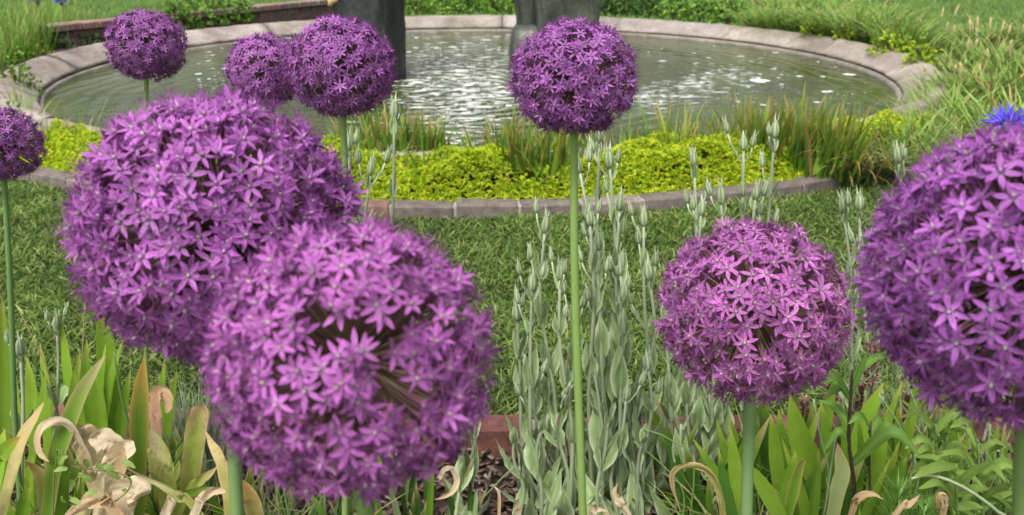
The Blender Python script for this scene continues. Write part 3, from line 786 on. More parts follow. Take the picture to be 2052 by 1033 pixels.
for i, (x, yb, hp, yt) in enumerate([(100, 318, 35, 268), (55, 325, 30, 275)]):
    mound(('wider', 'narrower')[i] + ' small-leaved green plant sprawling on the near pool rim', 'plant', 'sprawling plants on the near rim', x, yb, hp, yt, MD, 0.025, 0.7, 80 + i, 0.04)

# woodland far beyond the lawn (its dark green shows in the water)
def woodland():
    g = np.random.default_rng(77); parts = []
    for k in range(30):
        a = -1.25 + 2.5 * k / 29; rad = 30 + g.uniform(-3, 3)
        cx, cy = rad * math.sin(a), 4 + rad * math.cos(a); h = g.uniform(4.2, 6.2); rx = g.uniform(2.4, 3.4)
        n = 1300
        u = g.uniform(-1, 1, n); b_ = g.uniform(0, 6.283, n); rr = np.sqrt(1 - u * u); kk = g.uniform(0.7, 1.0, n) * (0.85 + 0.2 * np.sin(4 * b_ + 5 * u + k))
        pos = np.stack([cx + rx * rr * np.cos(b_) * kk, cy + rx * rr * np.sin(b_) * kk, np.maximum(0.1, h * 0.52 + h * 0.5 * u * kk)], 1)
        col = palette(n, [(0.035, 0.07, 0.02), (0.055, 0.10, 0.028), (0.08, 0.13, 0.04)], g)
        parts.append(leaves(pos, g.normal(0, 1, (n, 3)), g.normal(0, 1, (n, 3)), g.uniform(0.45, 0.8, n), g.uniform(0.3, 0.55, n), col))
    return merge(parts)
V, T, C = woodland()
tag(link('woodland', np_mesh('woodland', V, T, C, None, [M_mound])), 'dark green belt of trees far beyond the lawn', 'trees', kind='stuff')

# ================================================================== ALLIUMS
def floret_mesh(seed):
    """one star-shaped floret on its stalk; the stalk starts at the centre of the head, the star sits at distance 1 along +z"""
    g = np.random.default_rng(seed); b = MB()
    top = np.array([g.normal(0, 0.035), g.normal(0, 0.035), 0.955])
    path = smooth_path([(0, 0, 0.05), (top[0] * 0.3 + g.normal(0, .012), top[1] * 0.3 + g.normal(0, .012), 0.5), top], 5)
    b.tube(path, [0.007, 0.0075, 0.0075, 0.008, 0.011], 4, (0.26, 0.27, 0.11), (0.20, 0.075, 0.13), 1, cap=False)
    tl = g.uniform(0, 0.7); ta = g.uniform(0, 6.28)
    ax = unit((math.cos(ta) * math.sin(tl), math.sin(ta) * math.sin(tl), math.cos(tl)))
    X, Y, Z = frame(ax, g.uniform(0, 6.28))
    cup = g.uniform(0.1, 0.75); rec = g.uniform(0.1, 0.45)
    ln0 = 0.136 * g.uniform(0.85, 1.12)
    cen = np.array([0.43, 0.10, 0.455]) * g.uniform(0.8, 1.2); mid = cen * np.array([0.40, 0.22, 0.46]); edge = np.array([0.63, 0.25, 0.66]) * g.uniform(0.85, 1.1)
    for k in range(6):
        a = k * math.pi / 3 + g.normal(0, 0.10); ln = ln0 * g.uniform(0.9, 1.08)
        d = X * math.cos(a) + Y * math.sin(a); s = -X * math.sin(a) + Y * math.cos(a)
        cu = cup + g.normal(0, 0.09); V = []; C = []; tw = g.normal(0, 0.3)
        ts = (0.06, 0.28, 0.52, 0.78, 1.0); ws = (0.008, 0.0165, 0.0195, 0.0125, 0.001)
        for t, wd in zip(ts, ws):
            p = top + d * ln * t * (1 - 0.12 * cu) + Z * ln * (cu * t - rec * cu * 1.6 * t * t * t + 0.04)
            ss = s * math.cos(tw * t) + Z * math.sin(tw * t)
            for u in (-1, 0, 1):
                V.append(p + ss * wd * u - Z * (0.007 * (1 - abs(u)) * (wd / 0.026)))
                c = lerp(edge, mid, 0.75 * (1 - abs(u))) if t < 0.95 else lerp(edge, cen, 0.5)
                C.append(lerp(np.array([0.50, 0.36, 0.52]), lerp(c, cen, 0.35), min(1, t * 2.6)))
        T = []
        for i in range(4):
            for q in range(2):
                v = i * 3 + q; T += [(v, v + 1, v + 4), (v, v + 4, v + 3)]
        b.add(V, T, C)
    # ovary
    for r_, z_ in ((0.021, 0.018),):
        V = [top + X * r_, top + Y * r_, top - X * r_, top - Y * r_, top + Z * (z_ + 0.022), top - Z * 0.02]
        V = [v + Z * 0.016 for v in V]
        b.add(V, [(0, 1, 4), (1, 2, 4), (2, 3, 4), (3, 0, 4), (1, 0, 5), (2, 1, 5), (3, 2, 5), (0, 3, 5)], [(0.42, 0.40, 0.33)] * 4 + [(0.55, 0.50, 0.48), (0.3, 0.2, 0.25)])
    # stamens with anthers
    for k in range(6):
        a = k * math.pi / 3 + 0.5 + g.normal(0, 0.15); d = X * math.cos(a) + Y * math.sin(a); s = -X * math.sin(a) + Y * math.cos(a)
        p0 = top + d * 0.016; p1 = top + d * (0.055 + g.normal(0, 0.012)) + Z * g.uniform(0.09, 0.165)
        V = [p0 + s * 0.0065, p0 - s * 0.0065, p0 + d * 0.0065, p1]
        b.add(V, [(0, 1, 3), (1, 2, 3), (2, 0, 3)], [(0.40, 0.12, 0.44)] * 3 + [(0.22, 0.05, 0.24)])
        q = 0.0058; e = unit(d + Z * 0.5 + s * g.normal(0, 0.6))
        V = [p1 - e * q * 1.9, p1 + e * q * 1.9, p1 + s * q, p1 - s * q, p1 + Z * q]
        b.add(V, [(0, 2, 4), (2, 1, 4), (1, 3, 4), (3, 0, 4)], [(0.13, 0.045, 0.12)] * 5)
    return b.mesh('floret', [M_petal, M_pedicel])
FLO = [floret_mesh(s) for s in range(16)]
FLO_NP = []
for m_ in FLO:
    v_ = np.empty(len(m_.vertices) * 3, np.float32); m_.vertices.foreach_get('co', v_)
    t_ = np.empty(len(m_.loops), np.int32); m_.loops.foreach_get('vertex_index', t_)
    c_ = np.empty(len(m_.vertices) * 4, np.float32); m_.attributes['col'].data.foreach_get('color', c_)
    i_ = np.empty(len(m_.polygons), np.int32); m_.polygons.foreach_get('material_index', i_)
    FLO_NP.append((v_.reshape(-1, 3), t_.reshape(-1, 3), c_.reshape(-1, 4)[:, :3], i_))

def allium(label, cx, cy, dpx, diam, foot, flat, nfl, tint, seed, stem_w, fs=1.0, gaps=0.0, stemcol=(0.20, 0.30, 0.10)):
    g = np.random.default_rng(seed)
    z = diam * FPX / dpx; c = at(cx, cy, z)
    f = at_depth_y(foot[0], foot[1], c[1] + foot[2] if len(foot) > 2 else c[1])
    dirn = f - c; base = c + dirn * ((c[2] + 0.01) / -dirn[2])
    t = thing('allium', label, 'flower', tuple(base), 'purple alliums')
    rad = diam / 2; rel = c - base
    # stem
    b = MB(); up = unit(rel)
    pth = smooth_path([(0, 0, -0.02), rel * 0.35 + np.array([g.normal(0, .004), 0, 0]), rel * 0.7 + np.array([g.normal(0, .004), 0, 0]), rel - up * rad * 0.04], 14)
    sc_ = np.array(stemcol)
    b.tube(pth, np.linspace(stem_w * 0.58, stem_w * 0.44, 14), 12, sc_ * 0.95, sc_ * np.array([1.05, 1.05, 1.1]))
    link('stem', b.mesh('stem', [M_astem]), t)
    # knob where the flower stalks meet
    b = MB(); b.tube(np.array([rel - up * 0.006 - up * rad * 0.03, rel, rel + up * 0.008]), [stem_w * 0.46, stem_w * 0.75, stem_w * 0.3], 10, (0.18, 0.16, 0.08), (0.12, 0.08, 0.08))
    head = link('flower_head', b.mesh('flower_head', [M_pedicel]), t)
    # florets
    n = nfl; i = np.arange(n) + 0.5
    ph = np.arccos(1 - 2 * i / n); th = math.pi * (1 + 5 ** 0.5) * i
    D = np.stack([np.cos(th) * np.sin(ph), np.sin(th) * np.sin(ph), np.cos(ph)], 1) + g.normal(0, 0.055, (n, 3))
    D /= np.linalg.norm(D, axis=1, keepdims=True)
    D = D[D[:, 2] > -0.95]
    if gaps:
        hole = unit(CC - c) * 1.0
        pat = np.sin(D[:, 0] * 13 + seed) + np.sin(D[:, 1] * 12 + 2 * seed) + np.sin(D[:, 2] * 14 + 3 * seed)
        D = D[~((pat > 1.5 - gaps) & (g.random(len(D)) < 0.55))]
    view = unit(CC - c)
    order = np.argsort(-(D @ view)); D = D[order]
    VV = []; TT = []; CCc = []; MM = []; nb = 0
    for j, d in enumerate(D):
        X, Y, Z = frame(d, g.uniform(0, 6.283))
        ell = 1 / math.sqrt(d[0] ** 2 + d[1] ** 2 + (d[2] / (flat if d[2] < 0 else (flat + 1) / 2)) ** 2)
        ln = rad * ell * (0.99 - 0.17 * g.random() ** 1.6) * 0.955; s = rad * fs * g.uniform(0.9, 1.1)
        vi = int(g.integers(len(FLO)))
        tf = np.array(tint) * g.uniform(0.72, 1.2)
        if j < 300:
            o = link('floret', FLO[vi], head, M=basis(X, Y, Z, rel, (s, s, ln)))
            o.color = (*tf, 1)
        else:
            v_, t_, c_, i_ = FLO_NP[vi]
            A = np.stack([X * s, Y * s, Z * ln], 0)
            VV.append(v_ @ A + rel); TT.append(t_ + nb); CCc.append(c_ * np.where(True, tf, 1)); MM.append(i_); nb += len(v_)
    if VV:
        o = link('back_florets', np_mesh('back_florets', np.concatenate(VV), np.concatenate(TT), np.concatenate(CCc), None, [M_petal, M_pedicel], np.concatenate(MM)), head)
        o['kind'] = 'stuff'
    return t
PU = (0.90, 0.86, 0.94); PK = (1.12, 1.05, 1.0)
allium('biggest purple allium globe, its lower side hidden by the globe overlapping it', 443, 462, 590, 0.190, (467, 1033), 0.94, 1150, (1.0, 0.95, 1.0), 1, 0.0105, 0.76, 0.3, (0.19, 0.29, 0.11))
allium('purple allium globe overlapping the biggest globe, above dried tan iris leaves', 712, 720, 600, 0.148, (735, 1033), 0.95, 950, (1.08, 1.0, 1.02), 2, 0.010, 0.80, 0.6, (0.20, 0.29, 0.09))
allium('large purple allium globe hiding the lower part of a blue cornflower', 2060, 560, 664, 0.176, (2075, 1033), 0.95, 1050, (0.95, 0.88, 1.02), 3, 0.011, 0.78, 0.35)
allium('loose pinkish purple allium globe with pale gaps, in front of grey-leaved campion', 1507, 624, 396, 0.162, (1497, 1033), 0.96, 680, PK, 4, 0.0112, 0.92, 0.6, (0.20, 0.30, 0.12))
allium('flat-bottomed purple allium globe on a tall straight bare stem before the pool', 1150, 161, 272, 0.156, (1172, 1033), 0.84, 760, PU, 5, 0.0106, 0.86, 0.25, (0.22, 0.33, 0.09))
allium('purple allium globe in front of the dark pillar, overlapping a smaller globe', 684, 138, 234, 0.152, (686, 600), 0.86, 700, PU, 6, 0.0095, 0.90, 0.3, (0.22, 0.33, 0.10))
allium('smaller purple allium globe half hidden by another beside the dark pillar', 533, 142, 166, 0.118, (545, 600), 0.88, 520, PU, 7, 0.008, 1.0, 0.2)
allium('small round purple allium globe standing alone against the pool water', 294, 95, 168, 0.127, (300, 600), 0.84, 540, (0.78, 0.74, 0.82), 8, 0.0075, 0.95, 0.1, (0.20, 0.30, 0.10))
allium('small purple allium globe above the lawn beside the sedum and brick edging', 4, 291, 168, 0.118, (44, 1033), 0.9, 540, (0.76, 0.70, 0.80), 9, 0.0085, 0.95, 0.2, (0.13, 0.22, 0.07))


# ================================================================== ROSE CAMPION (grey felted stalks)
FL = np.array([0.23, 0.325, 0.115]); FE = np.array([0.56, 0.63, 0.44])
def campion_leaf(seed, wide):
    g = np.random.default_rng(seed); b = MB()
    n = 8; ts = np.linspace(0, 1, n); c = g.uniform(0.05, 0.3)
    path = np.stack([0 * ts, c * ts ** 2 - 0.12 * ts, ts], 1)
    def wd(t): return wide * (0.25 + 0.75 * math.sin(math.pi * min(1, t * 0.78 + 0.12)) ** 1.0) * (1 - t ** 3.2) + 0.004
    def cf(t, u):
        k = abs(u) ** 4 * 0.85 + (0.3 if abs(u) < 0.1 else 0)
        return lerp(FL * (0.9 + 0.15 * t), FE, k)
    b.ribbon(path, wd, (0, 1, 0.1), cf, 7, -0.5 if seed % 2 else -0.25, 0, 0.11, seed)
    return b.mesh('leaf', [M_felt])
CL = [campion_leaf(s, wdd) for s, wdd in enumerate((0.12, 0.145, 0.17, 0.14, 0.19, 0.21))]
def campion_bud(seed):
    g = np.random.default_rng(seed); b = MB()
    prof = [(0, 0.0), (0.13, 0.05), (0.235, 0.2), (0.27, 0.4), (0.235, 0.62), (0.15, 0.82)]
    ns = 10; V = []; C = []; T = []
    for i, (r, z) in enumerate(prof):
        for k in range(ns):
            a = 6.283 * k / ns; rr = r * (1.15 if k % 2 else 0.82)
            V.append((rr * math.cos(a), rr * math.sin(a), z)); C.append(FE * 1.0 if k % 2 else FL * 0.95)
    for i in range(len(prof) - 1):
        for k in range(ns):
            a = i * ns + k; c = i * ns + (k + 1) % ns; T += [(a, c, c + ns), (a, c + ns, a + ns)]
    b.add(V, T, C)
    for k in range(5):
        a = 6.283 * k / 5 + 0.3; d = np.array([math.cos(a), math.sin(a), 0]); s = np.array([-math.sin(a), math.cos(a), 0])
        o_ = g.uniform(0.0, 0.24)
        b.add([d * 0.15 + s * 0.07 + (0, 0, 0.8), d * 0.15 - s * 0.07 + (0, 0, 0.8), d * (0.14 + o_) + (0, 0, 1.22 + g.uniform(-.1, .14))], [(0, 1, 2)], [FE, FE, FE * 1.05])
    b.add([(0.1, 0, 0.8), (-0.1, 0, 0.8), (0, 0.1, 0.8), (0, -0.1, 0.8), (0, 0, 0.98)], [(0, 2, 4), (2, 1, 4), (1, 3, 4), (3, 0, 4)], [(0.5, 0.5, 0.36)] * 5)
    return b.mesh('bud', [M_felt])
CB = [campion_bud(s) for s in range(4)]
def campion(top_px, foot_x, Y, seed, label, group, nodes_=6, big=1.0, buds=True, low=0.05):
    g = np.random.default_rng(seed + 4000)
    top = at_depth_y(top_px[0], top_px[1], Y)
    base = np.array([at_depth_y(foot_x, 950, Y)[0], Y + g.uniform(-0.03, 0.03), -0.012])
    t = thing('rose_campion', label, 'plant', tuple(base), group)
    rel = top - base; H = rel[2]
    pth = smooth_path([(0, 0, -0.01), rel * 0.4 + np.array([g.normal(0, .012), g.normal(0, .01), 0]), rel * 0.75 + np.array([g.normal(0, .006), g.normal(0, .006), 0]), rel], 12)
    b = MB()
    b.tube(pth, np.linspace(0.0042, 0.0023, 12), 7, (0.26, 0.33, 0.16), (0.42, 0.48, 0.33))
    az = g.uniform(0, 6.28)
    fr = np.sort(np.clip(np.linspace(low, 0.955, nodes_) + g.normal(0, 0.015, nodes_), 0.02, 0.95))
    budlist = []
    for i, f in enumerate(fr):
        p = pth[0] + 0; k = f * 11; q = int(k); p = lerp(pth[q], pth[min(q + 1, 11)], k - q)
        tg = unit(pth[min(q + 1, 11)] - pth[max(q - 0, 0)])
        X, Y_, Z = frame(tg)
        az += 1.57 + g.normal(0, 0.25)
        ln = big * (0.098 - 0.062 * f) * g.uniform(0.8, 1.2) * (0.8 if f > 0.75 else 1)
        for sgn in (0, math.pi):
            a = az + sgn + g.normal(0, 0.12); o_ = X * math.cos(a) + Y_ * math.sin(a)
            op = g.uniform(0.12, 0.45) + (0.35 if f < 0.15 else 0)
            zd = unit(Z * math.cos(op) + o_ * math.sin(op)); yd = unit(-o_ * math.cos(op) + Z * math.sin(op)); xd = np.cross(yd, zd)
            l2 = ln * g.uniform(0.85, 1.15)
            o = link('leaf', CL[int(g.integers(len(CL)))], t, M=basis(xd, yd, zd, p + o_ * 0.002, (l2, l2, l2)))
            if buds and f > 0.55 and g.random() < 0.5:
                bl = g.uniform(0.03, 0.06); e = p + unit(Z * 0.9 + o_ * 0.45) * bl
                b.tube(smooth_path([p, lerp(p, e, 0.5) + o_ * 0.004, e], 4), [0.0018, 0.0016, 0.0015, 0.0015], 5, FL * 1.1, FE)
                budlist.append((e, unit(Z + o_ * 0.2), g.uniform(0.018, 0.026)))
    if buds: budlist.append((rel - unit(rel) * 0.003, unit(pth[-1] - pth[-2]), g.uniform(0.026, 0.033)))
    link('stem', b.mesh('stem', [M_felt]), t)
    for e, d, s in budlist:
        X, Y_, Z = frame(d, g.uniform(0, 6))
        link('bud', CB[int(g.integers(4))], t, M=basis(X, Y_, Z, e, (s * 0.85, s * 0.85, s * 1.2)))
    return t
LT = 'tall grey-felted campion stalk with pale buds beside the tall bare allium stem'
LR = 'grey-felted campion stalk with a pointed bud rising behind the loose allium globe'
LS = 'short leafy grey campion shoot at the foot of the taller stalks'
LL = 'grey campion stalk leaning behind the biggest allium globe'
for i, (tx, ty, fx, Y, nn) in enumerate(sorted([(1222, 335, 1285, 1.36, 6), (1162, 345, 1225, 1.33, 6), (1201, 284, 1240, 1.40, 6), (1242, 420, 1275, 1.34, 6), (1092, 465, 1120, 1.37, 6),
        (1182, 450, 1195, 1.31, 6), (1290, 452, 1310, 1.36, 6), (1066, 582, 1068, 1.33, 5), (1122, 560, 1140, 1.30, 5), (1036, 640, 1058, 1.36, 5), (1200, 500, 1222, 1.38, 6), (1302, 560, 1300, 1.31, 5),
        (1250, 600, 1250, 1.29, 5), (1150, 640, 1160, 1.36, 5), (1330, 640, 1335, 1.35, 5)], key=lambda q: q[2])):
    campion((tx, ty), fx, Y, i, ORD[i] + ' tall budded campion stalk around the bare allium stem, counted from the overlapping globe', 'campion stalks beside the tall stem', nn)
for i, (tx, ty, fx, Y, nn) in enumerate(sorted([(1391, 332, 1400, 1.42, 6), (1490, 300, 1450, 1.40, 6), (1552, 275, 1520, 1.43, 6), (1446, 408, 1430, 1.38, 6), (1514, 398, 1480, 1.42, 6), (1690, 425, 1735, 1.42, 6), (1722, 420, 1760, 1.44, 6), (1405, 430, 1390, 1.36, 6)], key=lambda q: q[0])):
    campion((tx, ty), fx, Y, 40 + i, ORD[i] + ' campion stalk rising behind the loose globe, counted from the bare allium stem', 'campion stalks behind the loose globe', nn)
for i, (tx, ty, fx, Y, nn) in enumerate(sorted([(1255, 800, 1262, 1.26, 3), (1070, 770, 1070, 1.34, 4), (1100, 740, 1105, 1.37, 4), (1190, 740, 1200, 1.30, 4), (1420, 790, 1425, 1.36, 4), (1452, 780, 1450, 1.40, 4), (1230, 730, 1245, 1.33, 4), (1300, 740, 1300, 1.27, 4), (1340, 780, 1345, 1.33, 4),
        (1130, 800, 1135, 1.28, 3), (1385, 740, 1380, 1.38, 4), (955, 830, 938, 1.27, 4), (925, 890, 905, 1.22, 3), (1030, 880, 1030, 1.26, 3), (1085, 860, 1085, 1.24, 3), (1220, 850, 1220, 1.24, 3), (1290, 880, 1290, 1.22, 3), (1170, 860, 1168, 1.33, 3), (1365, 850, 1365, 1.27, 3), (1275, 760, 1275, 1.38, 4), (1210, 790, 1215, 1.36, 3)], key=lambda q: q[2])):
    campion((tx, ty), fx, Y, 80 + i, ORD[i] + ' short leafy campion shoot at ground level, counted from the overlapping globe', 'short campion shoots', nn, 1.15, i % 3 == 0)
for i, (tx, ty, fx, Y, nn) in enumerate([(790, 238, 735, 1.38, 5), (742, 350, 720, 1.36, 5), (700, 300, 690, 1.40, 5)]):
    campion((tx, ty), fx, Y, 120 + i, ('tallest ', 'shortest ', 'middle-height ')[i] + LL, 'campion stalks behind the biggest globe', nn)
campion((41, 710), 30, 1.22, 130, 'grey campion bud stalk beside the thin stem among iris leaves', 'campion among iris leaves', 3)
campion((115, 660), 118, 1.36, 131, 'pale grey campion shoot half hidden behind green iris leaves', 'campion among iris leaves', 3)
campion((1800, 325), 1835, 1.42, 132, 'campion stalk whose pale tip peeps out beside the large globe', 'campion among iris leaves', 5)

# ================================================================== FOREGROUND LEAVES
GI = (0.17, 0.33, 0.03); GI2 = (0.27, 0.45, 0.045); GID = (0.07, 0.17, 0.025); YG = (0.46, 0.52, 0.09)
TAN = (0.62, 0.44, 0.25); CREAM = (0.72, 0.60, 0.42); ORG = (0.55, 0.27, 0.07); PINK = (0.55, 0.33, 0.22); BRN = (0.25, 0.13, 0.06)
def sword_w(w):
    return lambda f: w * 0.5 * (0.62 + 0.38 * min(1, f * 2.2)) * (1 - max(0, (f - 0.45) / 0.55) ** 1.8) + 0.0004
def leaf_px(root, pts, Y, wpx, c0, c1, tip0=0.6, mat=None, edge=None, wob=0.0, seed=0, blunt=False, yaw=None, twist=0.0, n=26, fold=0.22, ext=True):
    """pts: photo points from tip to base; Y: real distance (one value or tip, base)"""
    Ys = np.linspace(*(Y if isinstance(Y, tuple) else (Y, Y)), len(pts))
    W = [at_depth_y(x, y, yy) for (x, y), yy in zip(pts, Ys)][::-1]
    zc = (W[0] - CC) @ CF
    if ext and W[0][2] > 0.02:
        d = W[0] - W[min(1, len(W) - 1)]; d[2] = min(d[2], -0.02); d = d / -d[2]
        sl = np.hypot(d[0], d[1])
        if sl > 0.5: d[:2] *= 0.5 / sl
        W = [W[0] + d * (W[0][2] + 0.015)] + W
    g = np.random.default_rng(seed + 31)
    loc = np.array(root.location)
    pth = smooth_path(np.array(W) - loc, n)
    y_ = g.uniform(-0.6, 0.6) if yaw is None else yaw
    face = np.array([math.sin(y_), -math.cos(y_), 0.35])
    wm_ = wpx * zc / FPX / max(0.75, math.cos(y_))
    c0 = np.array(c0) * g.uniform(0.88, 1.12); c1 = np.array(c1)
    dry = mat is M_dry
    def cf(f, u):
        k = min(1, max(0, (f - tip0) / max(0.05, 1 - tip0)))
        c = lerp(c0, c1, k ** 1.2)
        if edge is not None: c = lerp(c, edge, min(1, abs(u) ** 3 * (0.4 + 0.8 * f)))
        return c * (0.8 + 0.2 * min(1, f * 2))
    b = MB()
    wf = sword_w(wm_) if not blunt else (lambda f: wm_ * 0.5 * (0.7 + 0.3 * math.sin(3.1 * f + 0.2)) * (1 - 0.8 * max(0, (f - 0.85) / 0.15) ** 2))
    b.ribbon(pth, wf, face, cf, 7, fold, 0, wob, seed, twist)
    return link('leaf', b.mesh('leaf', [mat or M_sword]), root)
def root_at(px, Y, label, cat='plant', group=None, name='iris_plant'):
    p = at_depth_y(px, 1000, Y)
    return thing(name, label, cat, (p[0], Y, -0.012), group)

# --- left: green iris fan behind
r = root_at(60, 1.36, 'fan of bright green iris leaves standing against the lawn edge')
for i, (pts, wp, Y) in enumerate([([(4, 600), (6, 720), (4, 860)], 30, 1.34), ([(122, 640), (132, 720), (142, 850)], 30, 1.36), ([(54, 715), (62, 780), (68, 880)], 30, 1.33), ([(20, 650), (28, 760), (40, 880)], 26, 1.38),
        ([(80, 690), (92, 770), (96, 880)], 26, 1.37), ([(92, 745), (84, 800), (70, 880)], 22, 1.32), ([(160, 705), (150, 780), (140, 870)], 24, 1.35)]):
    leaf_px(r, pts, Y, wp, GI2, YG, 0.7, seed=i)
r = root_at(215, 1.34, 'broad green iris fan under the biggest allium globe')
for i, (pts, wp, Y) in enumerate([([(196, 600), (212, 700), (226, 830)], 36, 1.36), ([(174, 680), (172, 760), (178, 860)], 26, 1.33), ([(247, 680), (222, 760), (205, 860)], 26, 1.35), ([(212, 690), (200, 770), (190, 860)], 22, 1.32),
        ([(186, 735), (196, 800), (202, 900)], 26, 1.28), ([(262, 740), (246, 820), (232, 910)], 24, 1.3), ([(148, 745), (158, 830), (168, 920)], 22, 1.3), ([(330, 720), (322, 800), (318, 900)], 22, 1.37), ([(355, 740), (342, 810), (330, 900)], 18, 1.36)]):
    leaf_px(r, pts, Y, wp, GI if i % 2 else GI2, YG, 0.75, seed=20 + i)
r = root_at(105, 1.02, 'arching green iris leaf with a tan tip beside the thin stem')
leaf_px(r, [(211, 712), (188, 745), (160, 790), (133, 855), (110, 928), (94, 1033)], (1.10, 1.02), 33, GI, TAN, 0.55, edge=(0.45, 0.42, 0.16), seed=40, yaw=0.15)
leaf_px(r, [(135, 905), (125, 960), (118, 1040)], 1.06, 26, GI, YG, 0.8, seed=41)
r = root_at(280, 1.14, 'upright dark green iris leaf with an orange scorched tip')
leaf_px(r, [(289, 716), (283, 770), (279, 840), (277, 940)], 1.14, 38, (0.11, 0.2, 0.025), ORG, 0.5, edge=(0.5, 0.35, 0.08), seed=43, yaw=0.1)
r = root_at(318, 1.12, 'withered tan iris leaf folded over at its tip', name='withered_iris')
leaf_px(r, [(333, 828), (337, 806), (326, 786), (314, 792), (310, 830), (314, 880)], 1.12, 26, PINK, TAN, 0.3, M_dry, wob=0.18, seed=44, blunt=True)
leaf_px(r, [(302, 855), (312, 890), (322, 930), (336, 990)], 1.09, 40, (0.40, 0.45, 0.12), CREAM, 0.3, M_dry, edge=YG, wob=0.14, seed=45, yaw=0.4, fold=0.2, n=30)
r = root_at(392, 1.13, 'orange and pink fading iris leaves beside the thick pale stem', name='withered_iris')
leaf_px(r, [(408, 811), (400, 830), (391, 872), (384, 935)], 1.14, 40, (0.30, 0.36, 0.07), PINK, 0.45, M_dry, edge=TAN, wob=0.07, seed=46, blunt=True, yaw=0.2, fold=0.3)
leaf_px(r, [(411, 862), (424, 890), (440, 920), (455, 985), (458, 1040)], (1.08, 1.03), 24, (0.38, 0.37, 0.1), TAN, 0.3, M_dry, edge=TAN, wob=0.1, seed=47)
leaf_px(r, [(487, 962), (500, 995), (515, 1045)], 1.02, 30, (0.38, 0.34, 0.1), ORG, 0.3, M_dry, edge=TAN, wob=0.08, seed=48)
leaf_px(r, [(430, 976), (395, 985), (362, 998), (330, 1030)], (1.0, 1.06), 20, GI, YG, 0.6, seed=49)
leaf_px(r, [(436, 935), (420, 950), (400, 965), (372, 1000)], 1.08, 18, (0.3, 0.36, 0.08), TAN, 0.4, M_dry, wob=0.1, seed=149)
r = root_at(190, 1.05, 'crumpled cream dried iris leaves lying in a heap', name='withered_iris')
leaf_px(r, [(98, 925), (80, 908), (74, 880), (84, 856), (106, 845), (126, 846), (146, 862), (170, 905), (190, 960)], (1.02, 1.06), 17, CREAM, TAN, 0.4, M_dry, wob=0.12, seed=50, blunt=True, n=26)
leaf_px(r, [(150, 858), (172, 880), (196, 925), (214, 985)], 1.06, 52, (0.6, 0.5, 0.26), CREAM, 0.2, M_dry, edge=TAN, wob=0.2, seed=51, blunt=True)
leaf_px(r, [(178, 880), (215, 888), (226, 920), (220, 1000)], 1.04, 56, CREAM, CREAM, 0.5, M_dry, wob=0.24, seed=52, blunt=True)
leaf_px(r, [(272, 902), (244, 905), (226, 940), (214, 1000)], 1.02, 46, CREAM, (0.7, 0.55, 0.38), 0.5, M_dry, wob=0.24, seed=53, blunt=True)
leaf_px(r, [(302, 985), (275, 978), (250, 990), (235, 1035)], 0.98, 46, CREAM, (0.62, 0.5, 0.36), 0.5, M_dry, wob=0.28, seed=54, blunt=True)
leaf_px(r, [(246, 935), (278, 952), (320, 972), (360, 1000), (398, 1030)], (0.98, 0.96), 22, (0.36, 0.42, 0.1), CREAM, 0.3, M_dry, edge=TAN, wob=0.08, seed=55, ext=True, twist=1.2)
leaf_px(r, [(205, 955), (190, 990), (160, 1040)], 0.98, 30, (0.5, 0.45, 0.2), CREAM, 0.2, M_dry, wob=0.15, seed=56, blunt=True)
leaf_px(r, [(250, 900), (238, 960), (232, 1040)], 1.0, 26, (0.5, 0.42, 0.2), TAN, 0.2, M_dry, wob=0.15, seed=57, blunt=True)
leaf_px(r, [(130, 1033), (170, 1012), (210, 1008), (235, 1030)], 0.96, 24, TAN, (0.4, 0.3, 0.2), 0.5, M_dry, wob=0.25, seed=58, blunt=True)
leaf_px(r, [(365, 985), (345, 1000), (330, 1035)], 0.97, 22, CREAM, TAN, 0.3, M_dry, wob=0.22, seed=59, blunt=True)
leaf_px(r, [(452, 985), (425, 985), (400, 1005), (385, 1040)], 0.96, 20, CREAM, TAN, 0.3, M_dry, wob=0.22, seed=159, blunt=True)
r = root_at(15, 1.0, 'pink and tan fading iris leaves hugging the thin stem', name='withered_iris')
leaf_px(r, [(88, 806), (70, 835), (48, 870), (28, 930), (4, 1025)], (1.06, 1.0), 27, (0.55, 0.47, 0.2), PINK, 0.25, M_dry, edge=(0.45, 0.47, 0.14), wob=0.05, seed=60)
leaf_px(r, [(41, 876), (22, 890), (0, 915), (-25, 960)], 0.98, 30, GI2, ORG, 0.65, seed=61)
leaf_px(r, [(50, 925), (70, 940), (84, 962), (90, 1010), (88, 1050)], 1.03, 22, (0.36, 0.4, 0.08), ORG, 0.55, edge=TAN, seed=62)
leaf_px(r, [(10, 860), (2, 900), (-10, 980)], 1.04, 30, GI2, YG, 0.6, seed=63)
leaf_px(r, [(62, 975), (50, 1000), (40, 1050)], 1.06, 26, GI, YG, 0.6, seed=64)
